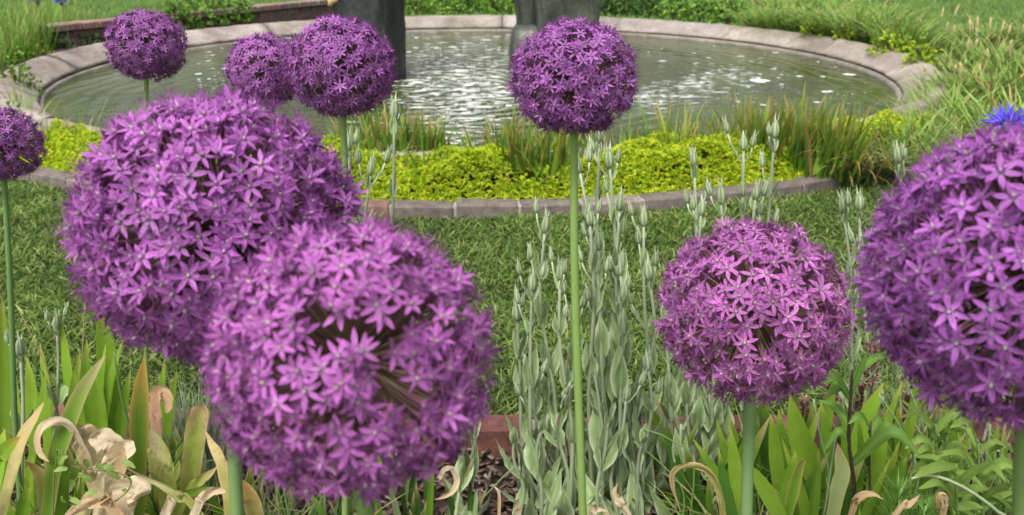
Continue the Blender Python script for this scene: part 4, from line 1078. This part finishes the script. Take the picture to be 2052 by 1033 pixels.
# dark filler leaves low in the left bed
def filler(label, group, px, Y, seed, h=(0.18, 0.34), n=6, wd=(0.016, 0.026), c=(GI, GI2, GID), tip=YG, name='iris_plant', spread=0.05, lean=0.35):
    g = np.random.default_rng(seed + 600); r = root_at(px, Y, label, 'plant', group, name)
    for k in range(n):
        hh = g.uniform(*h); a = g.choice([0, math.pi]) + g.normal(0, 0.5); ln = g.uniform(0.03, lean) * hh
        p0 = np.array([g.normal(0, spread), g.normal(0, spread * 0.5), -0.01])
        p1 = p0 + np.array([math.cos(a) * ln, math.sin(a) * ln * 0.6, hh])
        pm = lerp(p0, p1, 0.5) - np.array([math.cos(a), math.sin(a) * 0.6, 0]) * ln * 0.18
        w_ = g.uniform(*wd); b = MB(); cc_ = np.array(c[int(g.integers(len(c)))]) * g.uniform(0.8, 1.15)
        y_ = g.normal(0, 0.6)
        tc_ = np.array(tip) if g.random() < 0.75 else np.array(TAN)
        b.ribbon(smooth_path([p0, pm, p1], 12), sword_w(w_), (math.sin(y_), -math.cos(y_), 0.3), lambda f, u: lerp(cc_ * 0.9, tc_, max(0, (f - 0.7) / 0.3) ** 1.5), 5, 0.22, 0, 0, seed + k)
        link('leaf', b.mesh('leaf', [M_sword]), r)
    return r
for i, (px, Y) in enumerate([(20, 1.12), (40, 1.2), (130, 1.22), (160, 1.16), (250, 1.18), (300, 1.28), (330, 1.2), (370, 1.3), (420, 1.24)]):
    filler(ORD[8 - i] + ' low iris tuft among withered leaves, counted from the overlapping globe', 'low iris tufts among withered leaves', px, Y, i, (0.10, 0.22), 8)
for i, (px, Y) in enumerate([(520, 1.2), (560, 1.34), (600, 1.24), (680, 1.2), (770, 1.24), (800, 1.34), (850, 1.22)]):
    filler(ORD[i] + ' low narrow-leaved tuft under the overlapping globe, counted from the withered iris', 'low tufts under the globes', px, Y, 20 + i, (0.08, 0.2), 10, (0.007, 0.014), (GID, GI, (0.2, 0.27, 0.12)), TAN)

# --- right: iris fans
RI = [([(1583, 788), (1600, 868), (1632, 950)], 44, 1.22, GI2), ([(1464, 858), (1472, 930), (1490, 1030)], 30, 1.10, GI2), ([(1678, 744), (1664, 800), (1652, 890)], 24, 1.30, GI2), ([(1770, 768), (1742, 826), (1716, 900)], 32, 1.24, GI2),
      ([(1779, 816), (1764, 890), (1750, 970)], 32, 1.18, GI2), ([(1837, 748), (1831, 810), (1818, 890)], 28, 1.28, GI2), ([(1594, 904), (1584, 960), (1570, 1033)], 30, 1.10, GI), ([(1500, 930), (1526, 970), (1562, 1036)], 32, 1.02, GI2),
      ([(1389, 880), (1424, 932), (1468, 996), (1490, 1040)], 22, 1.12, GI), ([(1302, 820), (1318, 846), (1340, 890)], 20, 1.30, GI2), ([(1816, 916), (1800, 950), (1782, 1000)], 38, 1.12, GI), ([(1545, 830), (1552, 890), (1560, 970)], 24, 1.26, GI2),
      ([(1645, 805), (1656, 870), (1664, 960)], 24, 1.24, GI), ([(1690, 810), (1694, 880), (1698, 960)], 24, 1.2, GI2), ([(1560, 820), (1568, 880), (1580, 960)], 22, 1.3, GI), ([(1462, 832), (1480, 900), (1500, 980)], 20, 1.3, GI), ([(1720, 830), (1725, 900), (1722, 980)], 22, 1.16, GI), ([(1860, 880), (1852, 930), (1840, 1000)], 24, 1.18, GI2), ([(1440, 900), (1450, 960), (1470, 1040)], 22, 1.06, GID), ([(1640, 900), (1636, 960), (1630, 1040)], 26, 1.08, GI)]
fans = [(1600, 1.2, 'fan of bright green iris leaves right behind the loose allium stem', (0, 11, 12, 14, 6, 19)), (1480, 1.12, 'slanting iris fan at the foot of the loose allium stem', (1, 7, 8, 9, 15, 18)), (1740, 1.2, 'tall iris fan around the slender dark stem', (2, 3, 4, 13, 16)), (1825, 1.2, 'iris fan below the large globe, beside feathery green leaves', (5, 10, 17))]
for px, Y, lab, idx in fans:
    r = root_at(px, Y, lab)
    for k in idx:
        pts, wp, yy, c_ = RI[k]; leaf_px(r, pts, yy, wp, c_, YG, 0.8, seed=200 + k, yaw=((k * 37) % 11 - 5) * 0.1)
r = root_at(1582, 1.05, 'green iris leaf with a brown shrivelled tip curling sideways')
leaf_px(r, [(1616, 921), (1604, 932), (1594, 965), (1586, 1000), (1576, 1040)], 1.05, 26, GI, BRN, 0.55, edge=(0.5, 0.45, 0.12), seed=230, yaw=0.1)
r = root_at(1672, 1.02, 'grey-green iris leaf ending in a papery brown point')
leaf_px(r, [(1678, 888), (1682, 915), (1688, 945), (1680, 980), (1668, 1040)], 1.02, 33, (0.26, 0.33, 0.13), (0.45, 0.27, 0.17), 0.62, edge=(0.42, 0.42, 0.16), seed=231, yaw=0.0)
r = root_at(1446, 1.0, 'tan dried leaf arched over like a hook above the mulch', name='withered_iris')
leaf_px(r, [(1364, 1026), (1352, 990), (1346, 958), (1356, 940), (1380, 934), (1412, 940), (1434, 968), (1446, 1010), (1450, 1045)], (0.99, 1.0), 15, (0.45, 0.44, 0.12), (0.42, 0.26, 0.15), 0.25, M_dry, edge=TAN, wob=0.15, seed=232, n=30, twist=0.8)
r = root_at(1712, 0.98, 'brown curled dry leaf bending sideways beneath the dark stem', name='withered_iris')
leaf_px(r, [(1770, 1001), (1752, 991), (1730, 992), (1714, 1006), (1705, 1036)], 0.98, 15, (0.4, 0.26, 0.15), TAN, 0.4, M_dry, wob=0.2, seed=233, n=24, twist=0.7)
leaf_px(r, [(1845, 988), (1836, 1002), (1815, 1014), (1790, 1036)], 0.97, 11, TAN, (0.5, 0.38, 0.26), 0.4, M_dry, wob=0.3, seed=234, n=20, twist=1.5)
leaf_px(r, [(1882, 1036), (1880, 1004), (1888, 992), (1894, 1006), (1886, 1045)], 0.97, 12, TAN, BRN, 0.4, M_dry, wob=0.2, seed=235, n=22)
r = root_at(1240, 1.02, 'papery cream dry leaf tips poking up from the mulch', name='withered_iris')
leaf_px(r, [(1238, 968), (1232, 990), (1246, 1012), (1262, 1040)], 1.02, 16, CREAM, TAN, 0.4, M_dry, wob=0.3, seed=236, twist=1.0)
leaf_px(r, [(1038, 1000), (1038, 1020), (1036, 1045)], 1.02, 14, CREAM, TAN, 0.5, M_dry, wob=0.1, seed=237, blunt=True)
leaf_px(r, [(1228, 1036), (1206, 1024), (1190, 1024), (1184, 1036)], 1.0, 12, CREAM, TAN, 0.5, M_dry, wob=0.2, seed=238)
r = root_at(905, 1.08, 'thin cream dried leaf coiled at the edge of the mulch', name='withered_iris')
leaf_px(r, [(872, 1002), (890, 996), (908, 984), (916, 962), (906, 940), (890, 942), (880, 960)], 1.08, 12, CREAM, TAN, 0.3, M_dry, wob=0.15, seed=239, n=26, ext=False)
leaf_px(r, [(990, 975), (1000, 990), (1000, 1040)], 1.1, 6, TAN, CREAM, 0.3, M_dry, seed=240)
for i, (px, Y) in enumerate([(1420, 1.26), (1500, 1.24), (1560, 1.34), (1620, 1.16), (1650, 1.36), (1700, 1.32), (1760, 1.1), (1780, 1.34), (1840, 1.08), (1850, 1.3), (1900, 1.24), (1960, 1.3), (2020, 1.26)]):
    filler(ORD[i] + ' young green iris tuft in the bed, counted from the bare allium stem', 'young iris tufts', px, Y, 60 + i, (0.14, 0.30), 7)

# --- slender dark-stemmed plant with drooping lance leaves
def lance(b, p0, p1, sag, w_, c0, c1, seed=0, face=(0.1, -0.6, 0.8)):
    p0, p1 = np.array(p0), np.array(p1); pm = lerp(p0, p1, 0.5) + np.array([0, 0, sag])
    b.ribbon(smooth_path([p0, pm, p1], 12), lambda f: w_ * 0.5 * (math.sin(math.pi * min(1, f * 0.86 + 0.14)) ** 0.8) + 0.0005, face, lambda f, u: lerp(lerp(c0, c1, f), (0.26, 0.34, 0.12), 0.4 if abs(u) < 0.1 else 0), 5, 0.2, 0, 0, seed)
def stem_plant(label, pxpts, Y, stemc, leavesl, w_=0.0035, seed=0, cat='plant', name='leafy_stem_plant', wl=0.0115, c0=(0.09, 0.20, 0.025), c1=(0.14, 0.27, 0.045)):
    W = [at_depth_y(x, y, Y) for x, y in pxpts][::-1]
    base = np.array([W[0][0], Y, -0.012]); r = thing(name, label, cat, tuple(base))
    W = [base] + W; pth = smooth_path(np.array(W) - base, 16)
    b = MB(); b.tube(pth, np.linspace(w_, w_ * 0.5, 16), 6, stemc, np.array(stemc) * 1.2)
    link('stem', b.mesh('stem', [M_twig]), r)
    for k, (a, c, sag, wm_) in enumerate(leavesl):
        p0 = at_depth_y(*a, Y) - base; p1 = at_depth_y(*c, Y - 0.05 + 0.1 * ((k * 7) % 3) / 2) - base
        b = MB(); lance(b, p0, p1, sag, wl * wm_, c0, c1, k)
        link('leaf', b.mesh('leaf', [M_sword]), r)
    return r
stem_plant('slender almost black stem with drooping dark green lance leaves', [(1708, 742), (1705, 790), (1701, 886), (1712, 1010)], 1.10, (0.035, 0.022, 0.02),
    [((1705, 800), (1622, 790), 0.035, 1.5), ((1706, 802), (1656, 796), 0.02, 1.2), ((1702, 850), (1640, 802), 0.01, 1.3), ((1708, 930), (1846, 916), 0.05, 1.6), ((1706, 790), (1740, 700), 0.0, 0.8), ((1704, 760), (1800, 720), 0.02, 0.9), ((1712, 980), (1740, 935), 0.01, 1.0), ((1703, 890), (1650, 905), 0.03, 1.0)])
stem_plant('second thin dark stem rising beside the slender black one', [(1745, 845), (1742, 930), (1742, 1040)], 1.12, (0.05, 0.035, 0.03), [((1744, 860), (1700, 850), 0.02, 1.0), ((1744, 900), (1800, 870), 0.03, 1.0), ((1742, 870), (1775, 850), 0.02, 1.0)], 0.0028)
# --- leafy green lily stems, bottom right
for i, (x, yt, Y, lab) in enumerate([(1875, 850, 1.14, 'light green stem ringed by pointed leaves beneath the large globe'), (1960, 890, 1.08, 'leafy green stem beneath the large globe near thin grass stalks'), (1915, 930, 1.02, 'short leafy shoot with broad pointed leaves beside the arching tubular leaf'), (2035, 880, 1.12, 'green leafy stem standing under the large globe in shade')]):
    g = np.random.default_rng(i + 80); ll = []
    for k in range(13):
        yy = yt + 12 * k + 4; sgn = 1 if k % 2 else -1
        ll.append(((x, yy), (x + sgn * g.uniform(35, 85), yy + g.uniform(-55, 35)), g.uniform(0.0, 0.03), g.uniform(0.9, 1.6)))
    stem_plant(lab, [(x, yt), (x + 4, yt + 100), (x + 8, 1050)], Y, (0.10, 0.17, 0.05), ll, 0.003, i, wl=0.0085, c0=(0.15, 0.26, 0.04), c1=(0.25, 0.37, 0.075))
# --- feathery plant
def feathery(label, x, yt, Y, seed):
    g = np.random.default_rng(seed); base = at_depth_y(x, 1040, Y); base[2] = -0.012; H = at_depth_y(x, yt, Y)[2]
    r = thing('feathery_plant', label, 'plant', tuple(base)); b = MB(); b.tube([(0, 0, 0), (0.003, 0, H * 0.5), (0, 0, H)], [0.002] * 3, 5, (0.1, 0.18, 0.04), (0.14, 0.25, 0.06))
    link('stem', b.mesh('stem', [M_twig]), r)
    n = 420; zz = H * g.uniform(0.45, 1.0, n); a = g.uniform(0, 6.283, n); l = 0.045 * (1.15 - (zz / H - 0.45)) * g.uniform(0.3, 1.0, n)
    pos = np.stack([l * np.cos(a) * 0.5, l * np.sin(a) * 0.5, zz], 1)
    c = palette(n, [(0.13, 0.26, 0.05), (0.18, 0.32, 0.07), (0.10, 0.2, 0.04)], g)
    V, T, C = blades(pos, g.uniform(0.012, 0.026, n), np.full(n, 0.0022), a, g.uniform(0.4, 1.2, n), np.zeros(n), np.zeros(n), c, c * 1.1, 2, 1, 2, 0.5, g)
    f = link('fronds', np_mesh('fronds', V, T, C, None, [M_mound]), r); f['kind'] = 'stuff'
feathery('bright green feathery-leaved plant among the withered iris tips', 1795, 965, 1.02, 1)
feathery('feathery green shoot close under the large allium globe', 1850, 1000, 0.98, 2)
# --- brown seed spikes
def spike(label, x, yt, yb, wpx, Y, seed):
    g = np.random.default_rng(seed); top = at_depth_y(x, yt, Y); low = at_depth_y(x, yb, Y); base = np.array([low[0] + g.normal(0, .01), Y, -0.012])
    r = thing('seed_spike', label, 'plant', tuple(base), 'brown seed spikes'); b = MB()
    b.tube(smooth_path([(0, 0, 0), low - base, top - base], 6), [0.0022] * 6, 5, (0.14, 0.10, 0.06), (0.2, 0.12, 0.09)); link('stem', b.mesh('stem', [M_twig]), r)
    H = top[2] - low[2]; w_ = wpx / FPX * ((low - CC) @ CF) / 2; n = 260
    f = g.random(n); a = g.uniform(0, 6.283, n); rr = w_ * (1 - 0.6 * f) * np.sqrt(g.random(n))
    pos = (low - base)[None] + (top - low)[None] * f[:, None] + np.stack([rr * np.cos(a), rr * np.sin(a), 0 * a], 1)
    c = palette(n, [(0.22, 0.11, 0.09), (0.15, 0.075, 0.065), (0.28, 0.17, 0.13)], g)
    V, T, C = leaves(pos, np.stack([np.cos(a), np.sin(a), np.full(n, 0.8)], 1), g.normal(0, 1, (n, 3)), g.uniform(0.006, 0.011, n), g.uniform(0.004, 0.006, n), c, 0.4)
    link('seed_pods', np_mesh('seed_pods', V, T, C, None, [M_twig]), r)['kind'] = 'stuff'
spike('broad reddish brown seed spike between the loose globe and the large globe', 1747, 690, 790, 34, 1.36, 1)
spike('short reddish brown seed spike behind the dark stemmed plant', 1668, 745, 830, 26, 1.38, 2)
spike('thin brown seed spike behind the bright iris fan', 1612, 800, 870, 20, 1.36, 3)
spike('brown seed spike half hidden by iris leaves under the large globe', 1820, 790, 870, 20, 1.38, 4)
spike('small brown seed spike close beside the broad reddish one', 1722, 770, 830, 18, 1.40, 5)
# --- thin tubular stalks and grasses
def stalks(label, group, lines, Y, c0, c1, w_, name='thin_stalk', cat='stalk'):
    for k, pts in enumerate(sorted(lines, key=lambda q: q[0][1])):
        W = [at_depth_y(x, y, Y + 0.015 * k) for x, y in pts][::-1]
        if W[0][2] > 0.03: W = [np.array([W[0][0], W[0][1], -0.012])] + W
        else: W[0][2] = -0.012
        base = W[0].copy(); b = MB(); pth = smooth_path(np.array(W) - base, 14)
        b.tube(pth, np.linspace(w_, w_ * 0.55, 14), 6, c0, c1)
        o = link(name, b.mesh(name, [M_astem]), None, tuple(base)); tag(o, (ORD[k] + ' ' + label) if group else label, cat, group)
stalks('thin blue-green stalk in the foliage, counted by height of its tip', 'thin stalks under the large globe', [[(1925, 835), (1990, 930), (2040, 1030)], [(1880, 870), (1930, 960), (1970, 1040)], [(1790, 720), (1830, 800), (1850, 900)], [(1760, 790), (1800, 850), (1830, 930)], [(2052, 960), (2000, 1000), (1960, 1040)], [(1985, 850), (1975, 940), (1970, 1040)], [(1630, 800), (1645, 880), (1660, 960)], [(1780, 700), (1740, 760), (1690, 800)]], 1.14, (0.16, 0.26, 0.13), (0.24, 0.34, 0.2), 0.0020)
stalks('pale tubular leaf arching over beneath the large globe', None, [[(1826, 960), (1850, 954), (1885, 957), (1940, 982), (1996, 1024), (2010, 1060)]], 1.0, (0.2, 0.3, 0.15), (0.42, 0.45, 0.25), 0.0032, 'tubular_leaf', 'leaf')
stalks('dark tubular leaf crossing the withered iris, counted by height of its tip', 'tubular leaves among withered iris', [[(440, 758), (400, 850), (345, 940), (330, 1000)], [(228, 705), (242, 790), (262, 870), (270, 960)], [(445, 920), (400, 930), (350, 970), (330, 1010)], [(395, 790), (370, 870), (340, 945)]], 1.16, (0.08, 0.15, 0.06), (0.13, 0.21, 0.08), 0.0024, 'tubular_leaf', 'leaf')
stalks('thin dry reddish stalk by the lawn, counted by height of its tip', 'dry stalks near the lawn', [[(38, 620), (62, 670), (90, 730), (110, 800)], [(170, 610), (166, 700), (165, 780)]], 1.34, (0.3, 0.2, 0.1), (0.45, 0.3, 0.18), 0.0014)
stalks('slender green blade over the bark mulch, counted by height of its tip', 'blades over the mulch', [[(1030, 935), (990, 975), (955, 1020)], [(1290, 860), (1340, 880), (1390, 930)], [(1270, 885), (1330, 935), (1370, 990)]], 1.22, (0.14, 0.24, 0.06), (0.2, 0.3, 0.1), 0.0018)
# dense narrow tubular leaves bottom centre-left
for i, (px, Y) in enumerate([(505, 1.12), (545, 1.16), (590, 1.1), (640, 1.14)]):
    p = at_depth_y(px, 1000, Y)
    clump('onion_leaf_tuft', ORD[i] + ' tuft of dark tubular leaves below the overlapping globe, counted from the withered iris', 'plant', 'tubular leaf tufts', (p[0], Y, -0.01), 0.22, 26, 0.03, 0.006, [(0.07, 0.14, 0.05), (0.10, 0.18, 0.07)], [(0.2, 0.26, 0.1)], (0.05, 0.5), (0, 0.5), (0, 0.4), seed=500 + i, dry=0.2)
# silvery lavender-like tufts
for i, (px, Y, yt) in enumerate([(365, 1.42, 740), (385, 1.36, 770), (405, 1.40, 735), (430, 1.44, 750)]):
    p = at_depth_y(px, 900, Y); h = at_depth_y(px, yt, Y)[2]
    clump('silver_tuft', ORD[i] + ' silvery narrow-leaved tuft under the biggest globe, counted from the iris fan', 'plant', 'silvery tufts', (p[0], Y, -0.01), h, 90, 0.04, 0.006, [(0.2, 0.27, 0.15), (0.27, 0.33, 0.2)], [(0.34, 0.4, 0.27)], (0.05, 0.4), (0, 0.25), (0, 0.2), seed=520 + i, dry=0.05)
for i, (px, Y, yt) in enumerate([(1290, 1.4, 800), (1340, 1.42, 790), (1390, 1.42, 780), (1760, 1.45, 680), (1800, 1.44, 640), (1860, 1.45, 700)]):
    p = at_depth_y(px, 900, Y); h = at_depth_y(px, yt, Y)[2]
    clump('silver_tuft', ORD[i] + ' pale narrow-leaved tuft along the red edging, counted from the bare allium stem', 'plant', 'pale tufts along the red edging', (p[0], Y, -0.01), h, 60, 0.04, 0.006, [(0.16, 0.25, 0.09), (0.22, 0.3, 0.13)], [(0.3, 0.36, 0.17)], (0.05, 0.4), (0, 0.4), (0, 0.3), seed=540 + i, dry=0.15)
# fine grass blades growing through the bed
for i, (px, Y, h_, nb) in enumerate([(1880, 1.2, 0.30, 60), (1930, 1.1, 0.26, 60), (1980, 1.2, 0.32, 70), (2030, 1.1, 0.28, 60), (2070, 1.2, 0.3, 60), (1830, 1.3, 0.3, 50)]):
    p = at_depth_y(px, 950, Y)
    clump('fine_grass', ORD[i] + ' fine blue-green grass tuft under the large globe, counted from the seed spikes', 'grass tuft', 'fine grass under the large globe', (p[0], Y, -0.01), h_, nb, 0.05, 0.0042, [(0.14, 0.25, 0.07), (0.20, 0.32, 0.11), (0.10, 0.19, 0.06)], [(0.26, 0.36, 0.14)], (0.05, 0.7), (0, 0.6), (0, 0.5), seed=800 + i, dry=0.12)
for i, (px, Y, h_, nb) in enumerate([(60, 1.16, 0.2, 26), (150, 1.1, 0.16, 26), (240, 1.24, 0.26, 26), (310, 1.1, 0.15, 30), (370, 1.18, 0.22, 34), (430, 1.14, 0.2, 34), (480, 1.22, 0.22, 34)]):
    p = at_depth_y(px, 950, Y)
    clump('fine_grass', ORD[i] + ' fine grass tuft among the withered iris, counted from the thin stem', 'grass tuft', 'fine grass among the withered iris', (p[0], Y, -0.01), h_, nb, 0.05, 0.005, [(0.10, 0.20, 0.04), (0.15, 0.27, 0.05), (0.06, 0.13, 0.03)], [(0.3, 0.36, 0.1), (0.5, 0.4, 0.2)], (0.05, 0.7), (0, 0.6), (0, 0.5), seed=820 + i, dry=0.3)
for i, (px, Y, h_, nb) in enumerate([(1440, 1.2, 0.2, 30), (1520, 1.16, 0.2, 30), (1600, 1.24, 0.24, 30), (1690, 1.16, 0.22, 34), (1760, 1.22, 0.26, 34)]):
    p = at_depth_y(px, 950, Y)
    clump('fine_grass', ORD[i] + ' fine grass tuft among the green iris fans, counted from the bare allium stem', 'grass tuft', 'fine grass among the iris fans', (p[0], Y, -0.01), h_, nb, 0.05, 0.0048, [(0.12, 0.24, 0.04), (0.18, 0.32, 0.06), (0.07, 0.15, 0.03)], [(0.3, 0.4, 0.12), (0.5, 0.42, 0.2)], (0.05, 0.7), (0, 0.6), (0, 0.5), seed=840 + i, dry=0.22)
# trailing vine, bottom left
def vine():
    Y = 0.97; pts = [(110, 930), (140, 933), (175, 940), (230, 947), (262, 960), (255, 985), (230, 1005)]
    W = [at_depth_y(x, y, Y) for x, y in pts]; g0 = at_depth_y(60, 1033, 1.0); base = np.array([g0[0], Y, -0.012])
    r = thing('trailing_vine', 'thin trailing vine with small pointed green leaves over the withered iris', 'plant', tuple(base))
    b = MB(); b.tube(smooth_path([np.zeros(3)] + [q - base for q in W], 24), [0.0011] * 24, 5, (0.18, 0.13, 0.07), (0.2, 0.2, 0.08))
    W2 = [at_depth_y(x, y, Y) for x, y in [(175, 940), (150, 965), (140, 1010)]]; b.tube(smooth_path([q - base for q in W2], 8), [0.0009] * 8, 5, (0.15, 0.18, 0.06), (0.18, 0.25, 0.08))
    link('stem', b.mesh('stem', [M_twig]), r); g = np.random.default_rng(4)
    for k, (x, y) in enumerate([(118, 930), (135, 940), (150, 928), (160, 955), (178, 938), (205, 945), (230, 942), (245, 925), (262, 962), (140, 1000), (148, 975), (128, 1008), (250, 985), (185, 965), (195, 985), (240, 960)]):
        p = at_depth_y(x, y, Y - 0.004) - base; q = p + np.array([g.uniform(-.02, .02), g.uniform(-.01, .0), g.uniform(-.012, .016)])
        b = MB(); lance(b, p, q, 0.002, 0.0065, (0.2, 0.33, 0.07), (0.28, 0.4, 0.1), k); link('leaf', b.mesh('leaf', [M_sword]), r)
vine()
# ------------------------------------------------------------------ blue cornflowers
def cornflower(label, x, y, Y, size, group, seed):
    g = np.random.default_rng(seed); c = at_depth_y(x, y, Y); base = np.array([c[0], c[1], -0.01]); r = thing('cornflower', label, 'flower', tuple(base), group)
    rel = c - base; b = MB(); b.tube(smooth_path([(0, 0, 0), rel * 0.5 + np.array([0.01, 0, 0]), rel], 8), np.linspace(0.0022, 0.0016, 8), 6, (0.1, 0.18, 0.05), (0.14, 0.22, 0.08)); link('stem', b.mesh('stem', [M_twig]), r)
    n = 80; a = g.uniform(0, 6.283, n); e = g.uniform(0.0, 1.3, n)
    d = np.stack([np.cos(a) * np.cos(e), np.sin(a) * np.cos(e), np.sin(e)], 1)
    V, T, C = leaves(rel[None] + d * size * 0.15, d, g.normal(0, 1, (n, 3)), size * g.uniform(0.3, 0.55, n), size * g.uniform(0.08, 0.14, n), palette(n, [(0.10, 0.10, 0.62), (0.16, 0.14, 0.75), (0.22, 0.16, 0.7)], g))
    link('petals', np_mesh('petals', V, T, C, None, [M_petal]), r)
    b = MB(); b.tube([rel - (0, 0, size * 0.3), rel - (0, 0, size * 0.12), rel + (0, 0, size * 0.05)], [size * 0.08, size * 0.17, size * 0.1], 8, (0.1, 0.17, 0.05), (0.12, 0.16, 0.08)); link('calyx', b.mesh('calyx', [M_twig]), r)
cornflower('blue cornflower peeping over the top of the large allium globe', 2018, 255, 1.15, 0.055, None, 1)
cornflower('small blue flower in the tall fine grass, closer to the brick wall', 122, 4, 6.8, 0.10, 'blue flowers in the tall grass', 2)
cornflower('small blue flower in the tall fine grass, farther from the brick wall', 74, 2, 6.5, 0.10, 'blue flowers in the tall grass', 3)
